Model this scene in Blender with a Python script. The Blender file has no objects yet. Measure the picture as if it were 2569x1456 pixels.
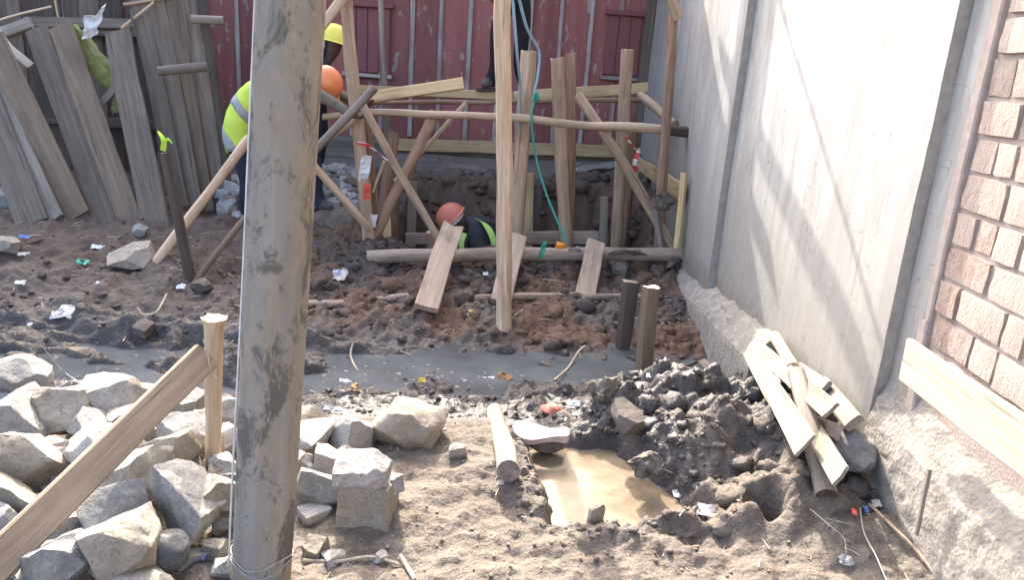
import bpy, bmesh, math, random
import numpy as np
from mathutils import Vector, Matrix, noise, Quaternion

SC = bpy.context.scene
COL = SC.collection
R_ = math.radians

# ------------------------------------------------------------------ camera
CAM_H, PITCH, ROLL, FPX = 1.6, R_(16.7), R_(4.0), 1927.0
CF = Vector((0, math.cos(PITCH), -math.sin(PITCH)))
_r0 = Vector((1, 0, 0)); _u0 = Vector((0, math.sin(PITCH), math.cos(PITCH)))
CR = _r0 * math.cos(ROLL) + _u0 * math.sin(ROLL)
CU = _u0 * math.cos(ROLL) - _r0 * math.sin(ROLL)
CC = Vector((0, 0, CAM_H))
cd = bpy.data.cameras.new('camera'); cam = bpy.data.objects.new('camera', cd); COL.objects.link(cam)
cd.sensor_width = 36; cd.lens = FPX / 2569 * 36; cd.clip_start = 0.05; cd.clip_end = 500
m = Matrix.Identity(4)
for i in range(3):
    m[i][0] = CR[i]; m[i][1] = CU[i]; m[i][2] = -CF[i]; m[i][3] = CC[i]
cam.matrix_world = m
SC.camera = cam

# ------------------------------------------------------------------ light
SUN_D = Vector((0.20, -1, -0.76)).normalized()          # the way the light travels
EL = math.asin(-SUN_D.z)
w = bpy.data.worlds.new('World'); SC.world = w; w.use_nodes = True
wn = w.node_tree; sky = wn.nodes.new('ShaderNodeTexSky'); sky.sky_type = 'NISHITA'; sky.sun_disc = False
sky.sun_elevation = EL; sky.sun_rotation = math.atan2(-SUN_D.x, -SUN_D.y)
sky.air_density = 0.75; sky.dust_density = 6.0; sky.ozone_density = 0.3
wn.links.new(sky.outputs[0], wn.nodes['Background'].inputs[0]); wn.nodes['Background'].inputs[1].default_value = 0.15
sl = bpy.data.lights.new('sun', 'SUN'); so = bpy.data.objects.new('sun', sl); COL.objects.link(so)
sl.energy = 2.05; sl.angle = R_(0.55); sl.color = (1, 0.93, 0.82)
so.rotation_euler = SUN_D.to_track_quat('-Z', 'Y').to_euler(); so.location = (-3, 12, 12)
SC.view_settings.view_transform = 'Standard'; SC.view_settings.look = 'None'
SC.view_settings.exposure = 2.72; SC.view_settings.gamma = 1.0
SC.render.engine = 'CYCLES'

# ------------------------------------------------------------------ picture -> place
def ray(u, v): return CF + CR * ((u - 1284.5) / FPX) - CU * ((v - 728) / FPX)
def at(u, v, Y): d = ray(u, v); return CC + d * (Y / d.y)
def wx(u, v, X): d = ray(u, v); return CC + d * (X / d.x)
def gz(u, v, z=0.0): d = ray(u, v); return CC + d * ((z - CAM_H) / d.z)

# ------------------------------------------------------------------ numpy noise
_rng = np.random.RandomState(7)
_perm = _rng.permutation(512).astype(np.int64); _perm = np.concatenate([_perm, _perm, _perm])
_ga = _rng.rand(512) * 2 * np.pi; _gx, _gy = np.cos(_ga), np.sin(_ga)
_jx, _jy = _rng.rand(512), _rng.rand(512)
def _h(ix, iy, s): return _perm[(_perm[(ix + s * 37) & 511] + iy) & 511]
def pn(x, y, s=0):
    x = np.asarray(x, float); y = np.asarray(y, float)
    ix = np.floor(x).astype(np.int64); iy = np.floor(y).astype(np.int64); fx = x - ix; fy = y - iy
    def g(a, b):
        k = _h(ix + a, iy + b, s); return _gx[k] * (fx - a) + _gy[k] * (fy - b)
    su = fx * fx * fx * (fx * (fx * 6 - 15) + 10); sv = fy * fy * fy * (fy * (fy * 6 - 15) + 10)
    return ((g(0, 0) * (1 - su) + g(1, 0) * su) * (1 - sv) + (g(0, 1) * (1 - su) + g(1, 1) * su) * sv) * 1.5
def fbm(x, y, s=0, o=4, ga=0.5):
    t = 0; a = 1
    for i in range(o):
        t = t + a * pn(x, y, s + i); x = x * 2.03 + 3.1; y = y * 2.03 + 1.7; a *= ga
    return t
def clods(x, y, sc, s=0):
    """rounded lumps, 0 in the gaps to 1 on top"""
    x = np.asarray(x, float) / sc; y = np.asarray(y, float) / sc
    x = x + 0.35 * pn(x * .9, y * .9, s + 11); y = y + 0.35 * pn(x * .9, y * .9, s + 12)
    ix = np.floor(x).astype(np.int64); iy = np.floor(y).astype(np.int64)
    d1 = np.full(np.shape(x), 9.0); hh = np.zeros(np.shape(x))
    for a in (-1, 0, 1):
        for b in (-1, 0, 1):
            k = _h(ix + a, iy + b, s); dx = ix + a + _jx[k] - x; dy = iy + b + _jy[k] - y
            rr = 0.45 + 0.55 * _jx[(k * 7 + 3) & 511]
            d = np.sqrt(dx * dx + dy * dy) / rr
            hh = np.maximum(hh, np.sqrt(np.clip(1 - d * d, 0, 1)) * rr)
    return hh
def sm(a, b, x):
    t = np.clip((np.asarray(x, float) - a) / (b - a), 0, 1); return t * t * (3 - 2 * t)

# ------------------------------------------------------------------ the lie of the land
YK = [-40, 1.5, 2.2, 2.7, 3.1, 3.5, 3.9, 4.3, 4.7, 5.2, 5.8, 6.2, 7.0, 7.6, 8.2, 9.2, 40]
XK = [-40, -4, -2.5, -1.5, -.8, -.2, .3, .8, 1.3, 40]
TAB = {
 -4:   [0, 0, 0, 0, -.02, -.12, -.26, -.21, -.10, -.04, .05, .10, .12, .15, .20, .50, .5],
 -2.5: [0, 0, 0, 0, -.04, -.15, -.28, -.20, -.09, -.02, .05, .10, .15, .18, .30, .50, .5],
 -1.5: [0, 0, 0, 0, -.04, -.14, -.28, -.23, -.12, -.06, -.01, .05, .20, .27, .35, .50, .5],
 -.8:  [0, 0, 0, .02, .02, -.12, -.24, -.25, -.14, -.10, -.07, -.04, .15, .30, .35, .50, .5],
 -.2:  [0, 0, .02, .07, .04, -.10, -.20, -.27, -.18, -.10, -.07, -.05, .10, .30, .35, .50, .5],
 .3:   [0, 0, 0, .02, -.01, -.06, -.18, -.27, -.20, -.10, -.07, -.05, .10, .30, .38, .52, .5],
 .8:   [0, .01, .02, .07, .14, .12, -.08, -.27, -.21, -.10, -.06, -.03, .10, .30, .42, .54, .5],
 1.3:  [0, .04, .08, .14, .19, .14, -.04, -.26, -.21, -.11, -.05, .0, .10, .35, .46, .55, .5]}
TAB[-40] = TAB[-4]; TAB[40] = TAB[1.3]
TT = np.array([TAB[k] for k in XK])                    # [x][y]
PIT = (-1.05, 1.18, 6.45, 7.85)
def seg_d(x, y, ax, ay, bx, by):
    t = np.clip(((x - ax) * (bx - ax) + (y - ay) * (by - ay)) / ((bx - ax) ** 2 + (by - ay) ** 2), 0, 1)
    return np.hypot(x - ax - t * (bx - ax), y - ay - t * (by - ay)), t
def puddle_k(x, y):
    """1 inside the puddle's hollow: a rough four-sided pool"""
    wx_ = x + .035 * pn(x * 6, y * 6, 3) + .012 * pn(x * 21, y * 21, 4); wy_ = y + .035 * pn(x * 6, y * 6, 8) + .012 * pn(x * 21, y * 21, 13)
    q = [(.10, 3.13), (.53, 3.13), (.83, 2.55), (.23, 2.43)]; d = np.full(np.shape(x), 9.0)
    for (ax, ay), (bx, by) in zip(q, q[1:] + q[:1]):
        L = math.hypot(bx - ax, by - ay); d = np.minimum(d, -((bx - ax) * (wy_ - ay) - (by - ay) * (wx_ - ax)) / L)
    return sm(-.05, .05, d)
def base_h(x, y):
    x = np.asarray(x, float); y = np.asarray(y, float)
    i = np.clip(np.searchsorted(XK, x) - 1, 0, len(XK) - 2); j = np.clip(np.searchsorted(YK, y) - 1, 0, len(YK) - 2)
    XA = np.array(XK); YA = np.array(YK)
    a = np.clip((x - XA[i]) / (XA[i + 1] - XA[i]), 0, 1); b = np.clip((y - YA[j]) / (YA[j + 1] - YA[j]), 0, 1)
    a = a * a * (3 - 2 * a); b = .5 * b + .5 * b * b * (3 - 2 * b)
    h = (TT[i, j] * (1 - a) + TT[i + 1, j] * a) * (1 - b) + (TT[i, j + 1] * (1 - a) + TT[i + 1, j + 1] * a) * b
    k = puddle_k(x, y); h = h * (1 - k) + (-.13) * k
    # side trickle below the puddle
    d, t = seg_d(x, y, .50, 2.40, .78, 2.36); h = h - .045 * (1 - sm(.02, .09, d))
    # hollow in the mud heap
    d = np.hypot((x - .985) / 1.0, (y - 2.50) / 1.1); h = h - .22 * (1 - sm(.03, .085, d + .02 * pn(x * 20, y * 20, 9))) + .03 * np.exp(-((d - .12) / .045) ** 2)
    return h
def pit_k(x, y):
    nx = .05 * fbm(x * 2.3, y * 2.3, 21, 3); ny = .07 * fbm(x * 2.1, y * 2.1, 25, 3)
    return sm(PIT[0] - .05, PIT[0] + .14, x + nx) * (1 - sm(PIT[1] - .14, PIT[1] + .05, x + nx)) * \
        sm(PIT[2] - .05, PIT[2] + .06, y + ny) * (1 - sm(PIT[3] - .42, PIT[3] + .12, y + ny * 1.6))
def rough(x, y):
    """how lumpy: mud heap, ditch side, pit bank"""
    heap = sm(.35, .62, x + .12 * pn(x * 3, y * 3, 5)) * sm(2.35, 2.62, y + .1 * pn(x * 3, y * 3, 6)) * (1 - sm(3.55, 3.95, y))
    rim = np.exp(-((np.hypot(x - .42, (y - 2.84) * .8) - .33) / .13) ** 2)
    ditch = sm(3.15, 3.4, y) * (1 - sm(3.95, 4.25, y))
    bank = sm(4.45, 4.8, y) * (1 - sm(8.3, 8.6, y)) * sm(-1.9, -1.3, x)
    left = sm(4.3, 4.7, y) * (1 - sm(-1.9, -1.3, x)) * (1 - sm(8, 8.4, y))
    return heap, rim, ditch, bank, left
def full_h(x, y):
    x = np.asarray(x, float); y = np.asarray(y, float)
    h = base_h(x, y); hp, rm, di, bk, lf = rough(x, y)
    far = sm(8.3, 8.7, y)
    c1 = clods(x, y, .17, 1); c2 = clods(x, y, .075, 2); c3 = clods(x, y, .034, 3)
    f1 = fbm(x * 3.1, y * 3.1, 30, 3); f2 = fbm(x * 13, y * 13, 40, 4); f3 = fbm(x * 42, y * 42, 50, 2)
    basin = puddle_k(x, y)
    n = .012 * f1 + .007 * f2 + .003 * f3
    rg = 1 - np.abs(fbm(x * 6.5, y * 6.5, 70, 4)) * 1.6
    n = n + hp * (.062 * c1 + .016 * c2 * sm(-.1, .5, f1) + .005 * c3 + .075 * f1 + .030 * f2 - .02)
    n = n + rm * (1 - hp) * (.022 * c2 + .014 * c3 + .01 * f2)
    n = n + di * (.014 * c2 + .008 * c3 + .018 * f2 + .03 * f1)
    n = n + bk * (.050 * c1 + .020 * c2 + .014 * c3 + .045 * f1 + .022 * f2 - .045)
    isl = sm(3.7, 3.95, y) * (1 - sm(4.4, 4.7, y)); n = n + isl * .05 * fbm(x * 5, y * 8, 85, 4) + isl * .022 * (1 - sm(-1.4, -.7, x)) + isl * (.050 + .045 * (1 - sm(-1.2, -.5, x))) * (fbm(x * 1.7, y * 4.2, 80, 4) + .25 * (1 - sm(-1.2, -.6, x)))
    n = n + lf * (.028 * c2 * sm(-.2, .6, f1) + .014 * c3 + .03 * f1 + .014 * f2)
    dry = (1 - sm(2.9, 3.2, y)) * (1 - hp)
    n = n + dry * (.005 * c3 * sm(.0, .6, f1) + .003 * c2 + .006 * f2 + .008 * f1)
    n = n * (1 - .85 * far) * (1 - .93 * basin)
    h = h + n
    k = pit_k(x, y); floor = -.85 + .05 * f1 + .03 * c2
    return h * (1 - k) + floor * k
def gnd(x, y): return float(full_h(np.array([x]), np.array([y]))[0])
def gp(u, v, y0=1.4, y1=12):
    """where the line of sight through (u, v) meets the ground"""
    d = ray(u, v); Y = np.arange(y0, y1, .006); t = Y / d.y
    X = t * d.x; Z = CAM_H + t * d.z; hit = np.nonzero(Z <= full_h(X, Y))[0]
    k = hit[0] if len(hit) else len(Y) - 1
    return Vector((X[k], Y[k], Z[k]))

# ------------------------------------------------------------------ materials
class N:
    def __init__(s, name):
        s.m = bpy.data.materials.new(name); s.m.use_nodes = True; s.t = s.m.node_tree
        s.b = s.t.nodes['Principled BSDF']; s.b.inputs['Specular IOR Level'].default_value = .3
    def n(s, typ, ins=None, **kw):
        nd = s.t.nodes.new(typ)
        for k, v in kw.items(): setattr(nd, k, v)
        for k, v in (ins or {}).items(): s.set(nd.inputs[k], v)
        return nd
    def set(s, sock, v):
        if isinstance(v, bpy.types.NodeSocket): s.t.links.new(v, sock)
        elif isinstance(v, bpy.types.Node): s.t.links.new(v.outputs[0], sock)
        elif isinstance(v, tuple) and len(v) == 3 and sock.type == 'RGBA': sock.default_value = (*v, 1)
        else: sock.default_value = v
    def P(s, **kw):
        for k, v in kw.items(): s.set(s.b.inputs[k.replace('_', ' ')], v)
    def obj(s, scale=(1, 1, 1), rnd=True):
        c = s.n('ShaderNodeTexCoord').outputs['Object']
        if rnd:
            i = s.n('ShaderNodeObjectInfo').outputs['Random']
            k = s.n('ShaderNodeVectorMath', {0: c, 1: s.n('ShaderNodeMath', {0: i, 1: 37.0}, operation='MULTIPLY').outputs[0]}, operation='ADD')
            c = k.outputs[0]
        return s.n('ShaderNodeMapping', {'Vector': c, 'Scale': scale}).outputs[0]
    def geo(s, scale=(1, 1, 1)):
        return s.n('ShaderNodeMapping', {'Vector': s.n('ShaderNodeNewGeometry').outputs['Position'], 'Scale': scale}).outputs[0]
    def noise(s, vec, sc, det=4, rough=.55, dist=0):
        return s.n('ShaderNodeTexNoise', {'Vector': vec, 'Scale': sc, 'Detail': det, 'Roughness': rough, 'Distortion': dist}).outputs[0]
    def vor(s, vec, sc, feat='F1'):
        return s.n('ShaderNodeTexVoronoi', {'Vector': vec, 'Scale': sc}, feature=feat).outputs['Distance']
    def ramp(s, f, *st):
        r = s.n('ShaderNodeValToRGB', {0: f}); e = r.color_ramp.elements
        while len(e) < len(st): e.new(.5)
        for el, (p, c) in zip(e, st):
            el.position = p; el.color = (c, c, c, 1) if isinstance(c, (int, float)) else (*c, 1)
        return r.outputs[0]
    def mix(s, f, a, b, mode='MIX'):
        k = s.n('ShaderNodeMix', data_type='RGBA', blend_type=mode)
        s.set(k.inputs[0], f); s.set(k.inputs[6], a); s.set(k.inputs[7], b); return k.outputs[2]
    def math(s, op, a, b=0.0):
        return s.n('ShaderNodeMath', {0: a, 1: b}, operation=op).outputs[0]
    def attr(s, nm): return s.n('ShaderNodeAttribute', attribute_name=nm).outputs['Fac']
    def bump(s, h, st=.5, d=.01):
        s.set(s.b.inputs['Normal'], s.n('ShaderNodeBump', {'Height': h, 'Strength': st, 'Distance': d}).outputs[0])
    def rnd(s): return s.n('ShaderNodeObjectInfo').outputs['Random']

M = {}
def wood(name, c1, c2, c3, streak=.35, dirt=(.09, .07, .055), dirty=.35, rough=.8):
    k = N(name); g = k.obj((26, 26, 1.6)); g2 = k.obj((60, 60, 1.5)); big = k.obj((4, 4, 1.6))
    a = k.noise(g, 1.0, 5, .6, .6); b = k.noise(g2, 1.0, 3, .6)
    col = k.ramp(a, (.28, c1), (.5, c2), (.68, c3))
    col = k.mix(k.ramp(b, (.31, .75), (.40, 0.0)), col, tuple(x * .42 for x in c1))
    col = k.mix(k.ramp(k.noise(g2, 2.0, 2), (.64, 0.0), (.70, streak)), col, tuple(min(.8, x * 1.55) for x in c3))
    col = k.mix(k.ramp(k.noise(big, 1.5, 4, .65), (.50, 0.0), (.66, dirty)), col, dirt)
    v = k.math('ADD', k.math('MULTIPLY', k.rnd(), .42), .80)
    col = k.mix(1.0, col, k.n('ShaderNodeCombineColor', {0: v, 1: v, 2: v}).outputs[0], 'MULTIPLY')
    k.P(Base_Color=col, Roughness=rough); k.bump(k.math('ADD', a, k.math('MULTIPLY', b, .6)), .55, .006); M[name] = k.m
wood('peeled', (.33, .225, .145), (.45, .325, .22), (.55, .425, .31), .5)
wood('redbark', (.19, .11, .075), (.285, .18, .125), (.39, .27, .195), .5)
wood('pale_pole', (.36, .26, .175), (.50, .375, .26), (.60, .47, .34), .3, dirty=.25)
wood('grey_pole', (.13, .105, .09), (.20, .165, .14), (.28, .235, .20), .25)
wood('dark_pole', (.055, .043, .037), (.085, .066, .055), (.13, .10, .083), .15)
wood('grey_plank', (.105, .085, .068), (.145, .118, .094), (.19, .157, .127), .25, dirty=.4)
wood('brown_plank', (.12, .088, .062), (.165, .123, .088), (.21, .16, .118), .2, dirty=.4)
wood('pale_plank', (.185, .16, .132), (.25, .218, .18), (.31, .272, .228), .2, dirty=.4)
wood('mud_plank', (.24, .185, .145), (.32, .25, .195), (.40, .32, .255), .2, dirty=.55)
wood('yellow_plank', (.42, .30, .15), (.52, .39, .215), (.60, .47, .28), .25, dirty=.25)
wood('new_plank', (.42, .36, .26), (.50, .44, .335), (.56, .50, .40), .2, dirty=.15)
wood('fore_plank', (.26, .198, .135), (.35, .273, .195), (.42, .34, .255), .2, dirty=.22)
wood('bleached_plank', (.19, .165, .128), (.255, .225, .18), (.31, .278, .228), .2, dirty=.22)
wood('cut_end', (.42, .31, .20), (.55, .43, .29), (.63, .52, .37), .2, dirty=.15)

k = N('utility'); iso = k.obj((1, 1, .55)); st = k.obj((16, 16, .9))
col = k.ramp(k.noise(st, 1.0, 5, .6, .4), (.28, (.175, .162, .142)), (.5, (.235, .22, .195)), (.72, (.29, .275, .245)))
mudp = k.ramp(k.noise(iso, 5.5, 7, .72, .5), (.44, 0.0), (.56, .85))
col = k.mix(mudp, col, k.ramp(k.noise(iso, 30, 4, .6), (.3, (.23, .20, .152)), (.7, (.30, .262, .205))))
dk = k.ramp(k.noise(iso, 9.0, 7, .75, .7), (.50, 0.0), (.57, .85)); col = k.mix(dk, col, (.095, .09, .08))
fl = k.noise(k.obj((30, 30, 16)), 1.0, 5, .75); col = k.mix(k.ramp(fl, (.60, 0.0), (.66, .6)), col, (.085, .076, .066))
col = k.mix(k.ramp(k.noise(k.obj((26, 26, 12)), 1.3, 4, .7), (.66, 0.0), (.71, .55)), col, (.40, .355, .29))
cr = k.noise(k.obj((45, 45, .8)), 1.0, 3, .55); col = k.mix(k.ramp(cr, (.27, .9), (.31, 0.0)), col, (.05, .044, .038))
k.P(Base_Color=col, Roughness=.88); k.bump(k.math('ADD', k.math('MULTIPLY', cr, .7), k.math('ADD', fl, k.noise(iso, 60, 5, .7))), .6, .006); M['utility'] = k.m

# earth: dryness, wetness and redness of the soil come from the land's own attributes; in the pit they offset shade
k = N('earth'); p = k.geo()
n1 = k.noise(p, 5.5, 6, .65); n2 = k.noise(p, 32, 5, .65); n3 = k.noise(p, 130, 3, .6)
mud = k.ramp(n1, (.3, (.062, .047, .039)), (.55, (.105, .08, .065)), (.72, (.15, .118, .094)))
redm = k.ramp(n1, (.3, (.085, .050, .036)), (.55, (.145, .088, .062)), (.72, (.19, .125, .09)))
dryc = k.ramp(n2, (.3, (.095, .079, .065)), (.55, (.139, .118, .097)), (.72, (.19, .164, .138)))
wetc = k.ramp(n2, (.3, (.038, .033, .032)), (.6, (.070, .061, .057)), (.75, (.105, .092, .086)))
c = k.mix(k.attr('red'), mud, redm); c = k.mix(k.attr('dry'), c, dryc); c = k.mix(k.attr('wet'), c, wetc)
c = k.mix(k.ramp(n3, (.30, .6), (.42, 0.0)), c, (.035, .028, .024))
c = k.mix(k.ramp(k.noise(p, 75, 2, .5), (.66, 0.0), (.71, .45)), c, (.27, .235, .195))
c = k.mix(k.attr('street'), c, k.ramp(n1, (.35, (.13, .115, .105)), (.65, (.19, .168, .152))))
wr = k.math('ADD', k.math('MULTIPLY', k.attr('wet'), -.42), .92)
wr = k.math('ADD', wr, k.math('MULTIPLY', k.math('SUBTRACT', n2, .5), .5))
k.P(Base_Color=c, Roughness=wr); k.b.inputs['Specular IOR Level'].default_value = .35
hb = k.math('ADD', k.math('MULTIPLY', n2, .8), k.math('ADD', k.math('MULTIPLY', n3, .35), k.math('MULTIPLY', k.vor(p, 60), .35)))
k.bump(hb, .8, .013); M['earth'] = k.m

k = N('ditch_water'); p = k.geo(); k.P(Base_Color=k.ramp(k.noise(p, 2.2, 4, .6), (.35, (.062, .069, .074)), (.65, (.115, .126, .134))), Roughness=k.ramp(k.noise(k.geo((1, 2, 1)), 3.5, 4, .6), (.4, .05), (.7, .22)), IOR=1.33)
k.b.inputs['Specular IOR Level'].default_value = .5
k.bump(k.noise(k.geo((1, 2.4, 1)), 22, 3, .55), .16, .006); M['ditch_water'] = k.m
k = N('puddle_water'); p = k.geo(); sw = k.noise(p, 5.0, 6, .65, 1.6)
c = k.ramp(sw, (.32, (.145, .112, .075)), (.5, (.195, .155, .108)), (.68, (.245, .20, .145)))
c = k.mix(k.ramp(k.noise(p, 120, 2, .5), (.70, 0.0), (.74, .6)), c, (.33, .30, .25))
k.P(Base_Color=c, Roughness=k.ramp(k.noise(p, 4, 4, .6), (.4, .10), (.62, .34)), IOR=1.33); k.b.inputs['Specular IOR Level'].default_value = .4
k.bump(k.noise(p, 14, 3, .5), .05, .004); M['puddle_water'] = k.m

k = N('plaster'); p = k.geo((1, 1, 1)); st = k.geo((1, 5, .5))
c = k.ramp(k.noise(st, 2.2, 6, .65, .3), (.30, (.33, .322, .302)), (.48, (.41, .403, .384)), (.62, (.475, .47, .452)))
zz = k.n('ShaderNodeSeparateXYZ', {0: p}).outputs[2]
low = k.math('SUBTRACT', 1.25, k.math('MULTIPLY', k.math('ADD', zz, k.math('MULTIPLY', k.noise(st, 1.2, 4), .8)), .72))
c = k.mix(k.ramp(low, (.05, 0.0), (.75, .85)), c, k.ramp(k.noise(p, 22, 5, .7), (.3, (.215, .195, .163)), (.7, (.30, .275, .237))))
c = k.mix(k.ramp(k.noise(k.geo((1, 34, 4.5)), 1.6, 4, .6), (.68, 0.0), (.73, .4)), c, (.28, .265, .24))
c = k.mix(k.ramp(k.noise(k.geo((1, 2.2, 1.1)), 1.7, 6, .68, .6), (.44, 0.0), (.60, .65)), c, (.31, .30, .278))
c = k.mix(k.ramp(k.noise(k.geo((1, 14, .9)), 1.5, 5, .65), (.56, 0.0), (.66, .5)), c, (.25, .24, .222))
c = k.mix(k.ramp(k.noise(p, 26, 6, .75), (.58, 0.0), (.66, .35)), c, (.24, .225, .20))
ed = k.vor(k.n('ShaderNodeVectorMath', {0: k.geo((1, 1.6, .8)), 1: k.n('ShaderNodeTexNoise', {'Vector': p, 'Scale': 5.0}).outputs[1]}, operation='ADD').outputs[0], 1.3, 'DISTANCE_TO_EDGE')
c = k.mix(k.ramp(ed, (.0, .6), (.006, 0.0)), c, (.14, .13, .115))
spl = k.math('ADD', zz, k.math('MULTIPLY', k.noise(p, 9, 6, .75), .55)); c = k.mix(k.ramp(spl, (.42, .75), (.58, 0.0)), c, (.19, .165, .135))
k.P(Base_Color=c, Roughness=.9); k.bump(k.math('ADD', k.noise(p, 60, 5, .7), k.math('MULTIPLY', k.noise(k.geo((1, 3, 2)), 4, 3, .5), 1.5)), .10, .006); M['plaster'] = k.m
k = N('plaster_edge'); p = k.geo(); k.P(Base_Color=k.ramp(k.noise(p, 18, 5, .7), (.3, (.29, .262, .225)), (.7, (.42, .39, .345))), Roughness=.95)
k.bump(k.noise(p, 70, 5, .7), .7, .008); M['plaster_edge'] = k.m
k = N('concrete'); p = k.geo(); k.P(Base_Color=k.ramp(k.noise(p, 12, 6, .7), (.3, (.22, .195, .17)), (.5, (.31, .285, .25)), (.7, (.39, .36, .32))), Roughness=.93)
k.bump(k.math('ADD', k.noise(p, 45, 6, .75), k.math('MULTIPLY', k.vor(p, 55), .4)), .9, .012); M['concrete'] = k.m
k = N('street_concrete'); p = k.geo(); k.P(Base_Color=k.ramp(k.noise(p, 5, 6, .7), (.3, (.12, .105, .095)), (.7, (.20, .18, .165))), Roughness=.9)
k.bump(k.noise(p, 30, 5, .7), .5, .01); M['street_concrete'] = k.m
k = N('mortar'); p = k.geo(); k.P(Base_Color=k.ramp(k.noise(p, 25, 5, .7), (.3, (.37, .30, .262)), (.7, (.48, .41, .365))), Roughness=.95); k.bump(k.noise(p, 90, 4, .7), .7, .006); M['mortar'] = k.m
k = N('brick'); p = k.geo(); o = k.rnd()
c = k.ramp(o, (0, (.33, .235, .195)), (.35, (.44, .345, .295)), (.7, (.47, .40, .355)), (1, (.40, .29, .24)))
c = k.mix(k.ramp(k.noise(p, 7, 6, .7), (.5, 0.0), (.62, .55)), c, (.46, .41, .37))
c = k.mix(k.ramp(k.noise(p, 20, 5, .7), (.42, 0.0), (.62, .6)), c, (.46, .40, .355))
c = k.mix(k.ramp(k.noise(p, 34, 4, .7), (.68, 0.0), (.74, .5)), c, (.28, .17, .135))
k.P(Base_Color=c, Roughness=.93); k.bump(k.math('ADD', k.noise(p, 110, 5, .75), k.math('MULTIPLY', k.noise(k.geo((1, 1, .35)), 42, 4, .7), 1.3)), .9, .008); M['brick'] = k.m

k = N('red_paint'); p = k.geo((1, 1, 1)); ps = k.geo((1, 1, .38))
c = k.ramp(k.noise(k.geo((7, 1, .5)), 1.6, 5, .6), (.3, (.23, .084, .079)), (.7, (.32, .128, .118)))
c = k.mix(k.ramp(k.noise(ps, 11, 5, .6, .4), (.60, 0.0), (.62, .8)), c, (.36, .31, .29))
c = k.mix(k.ramp(k.noise(p, 3.0, 5, .6), (.50, 0.0), (.75, .35)), c, (.20, .10, .095))
v = k.math('ADD', k.math('MULTIPLY', k.rnd(), .45), .75)
c = k.mix(1.0, c, k.n('ShaderNodeCombineColor', {0: v, 1: v, 2: v}).outputs[0], 'MULTIPLY')
k.P(Base_Color=c, Roughness=.75); k.bump(k.noise(k.geo((30, 30, 2)), 1.0, 4), .3, .006); M['red_paint'] = k.m
k = N('red_shutter'); c = k.ramp(k.noise(k.geo((9, 1, .8)), 1.6, 5, .6), (.3, (.20, .075, .078)), (.7, (.25, .10, .10)))
k.P(Base_Color=c, Roughness=.7); k.bump(k.noise(k.geo((30, 30, 2)), 1.0, 4), .3, .005); M['red_shutter'] = k.m
wood('batten', (.27, .24, .225), (.37, .335, .315), (.46, .425, .405), .3, dirt=(.22, .09, .085), dirty=.6)

def stone_mat(name, a, b, c3, spec=.3):
    k = N(name); p = k.obj(); q = k.noise(p, 9, 6, .7)
    c = k.ramp(q, (.32, a), (.5, b), (.68, c3))
    c = k.mix(k.ramp(k.noise(p, 95, 3, .7), (.56, 0.0), (.64, .5)), c, tuple(x * .5 for x in a))
    c = k.mix(k.ramp(k.noise(p, 4.0, 5, .65), (.54, 0.0), (.68, .65)), c, (.22, .18, .13))
    c = k.mix(k.ramp(k.noise(p, 17, 6, .75), (.57, 0.0), (.62, .5)), c, tuple(min(.6, x * 1.35) for x in c3))
    c = k.mix(k.ramp(k.noise(p, 26, 5, .7), (.62, 0.0), (.67, .6)), c, tuple(x * .45 for x in b))
    v = k.math('ADD', k.math('MULTIPLY', k.rnd(), .4), .8)
    c = k.mix(1.0, c, k.n('ShaderNodeCombineColor', {0: v, 1: v, 2: v}).outputs[0], 'MULTIPLY')
    k.P(Base_Color=c, Roughness=.85); k.b.inputs['Specular IOR Level'].default_value = spec
    k.bump(k.math('ADD', k.noise(p, 40, 6, .75), k.math('MULTIPLY', k.noise(p, 14, 4, .6), 1.6)), .7, .012); M[name] = k.m
stone_mat('stone', (.19, .183, .168), (.265, .257, .24), (.33, .322, .304))
stone_mat('tan_stone', (.195, .172, .138), (.265, .237, .195), (.32, .29, .248))
stone_mat('dark_stone', (.085, .09, .092), (.125, .13, .132), (.175, .18, .18), .5)
stone_mat('pale_stone', (.27, .25, .23), (.345, .325, .302), (.40, .38, .358))
stone_mat('mud_stone', (.10, .083, .07), (.15, .125, .105), (.20, .17, .145))
stone_mat('heap_clod', (.085, .072, .062), (.13, .112, .096), (.175, .152, .13))
stone_mat('bank_clod', (.075, .055, .045), (.115, .085, .068), (.155, .118, .095))
stone_mat('rubble_grey', (.20, .205, .21), (.28, .287, .293), (.36, .367, .375))

def plain(name, c, rough=.6, var=.25, sc=14, spec=.35, bump=0.0):
    k = N(name); p = k.obj(); q = k.noise(p, sc, 5, .65)
    k.P(Base_Color=k.ramp(q, (.3, tuple(x * (1 - var) for x in c)), (.7, tuple(min(.9, x * (1 + var)) for x in c))), Roughness=rough)
    k.b.inputs['Specular IOR Level'].default_value = spec
    if bump: k.bump(k.noise(p, sc * 3, 5, .7), bump, .008)
    M[name] = k.m
plain('vest', (.52, .68, .085), .65, .12, 9, bump=.3)
plain('vest_green', (.40, .62, .16), .65, .12, 9, bump=.3)
plain('reflective', (.30, .33, .34), .4, .12, 30)
plain('orange_helmet', (.80, .235, .085), .35, .07, 6, .5)
plain('pink_helmet', (.62, .20, .135), .42, .10, 8, .5)
plain('yellow_helmet', (.74, .66, .10), .38, .10, 9, .5)
plain('white_band', (.50, .51, .50), .6, .1)
plain('skin', (.085, .045, .03), .5, .15, 12, .4)
plain('navy', (.022, .024, .045), .85, .3, 12, bump=.4)
plain('charcoal', (.042, .045, .052), .9, .3, 12, bump=.4)
plain('black_cloth', (.014, .014, .016), .9, .3, 12, bump=.4)
plain('olive_sleeve', (.125, .11, .085), .9, .25, 12, bump=.5)
plain('grey_trouser', (.10, .092, .082), .9, .3, 12, bump=.5)
plain('boot', (.09, .088, .088), .7, .4, 22, bump=.4)
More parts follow.
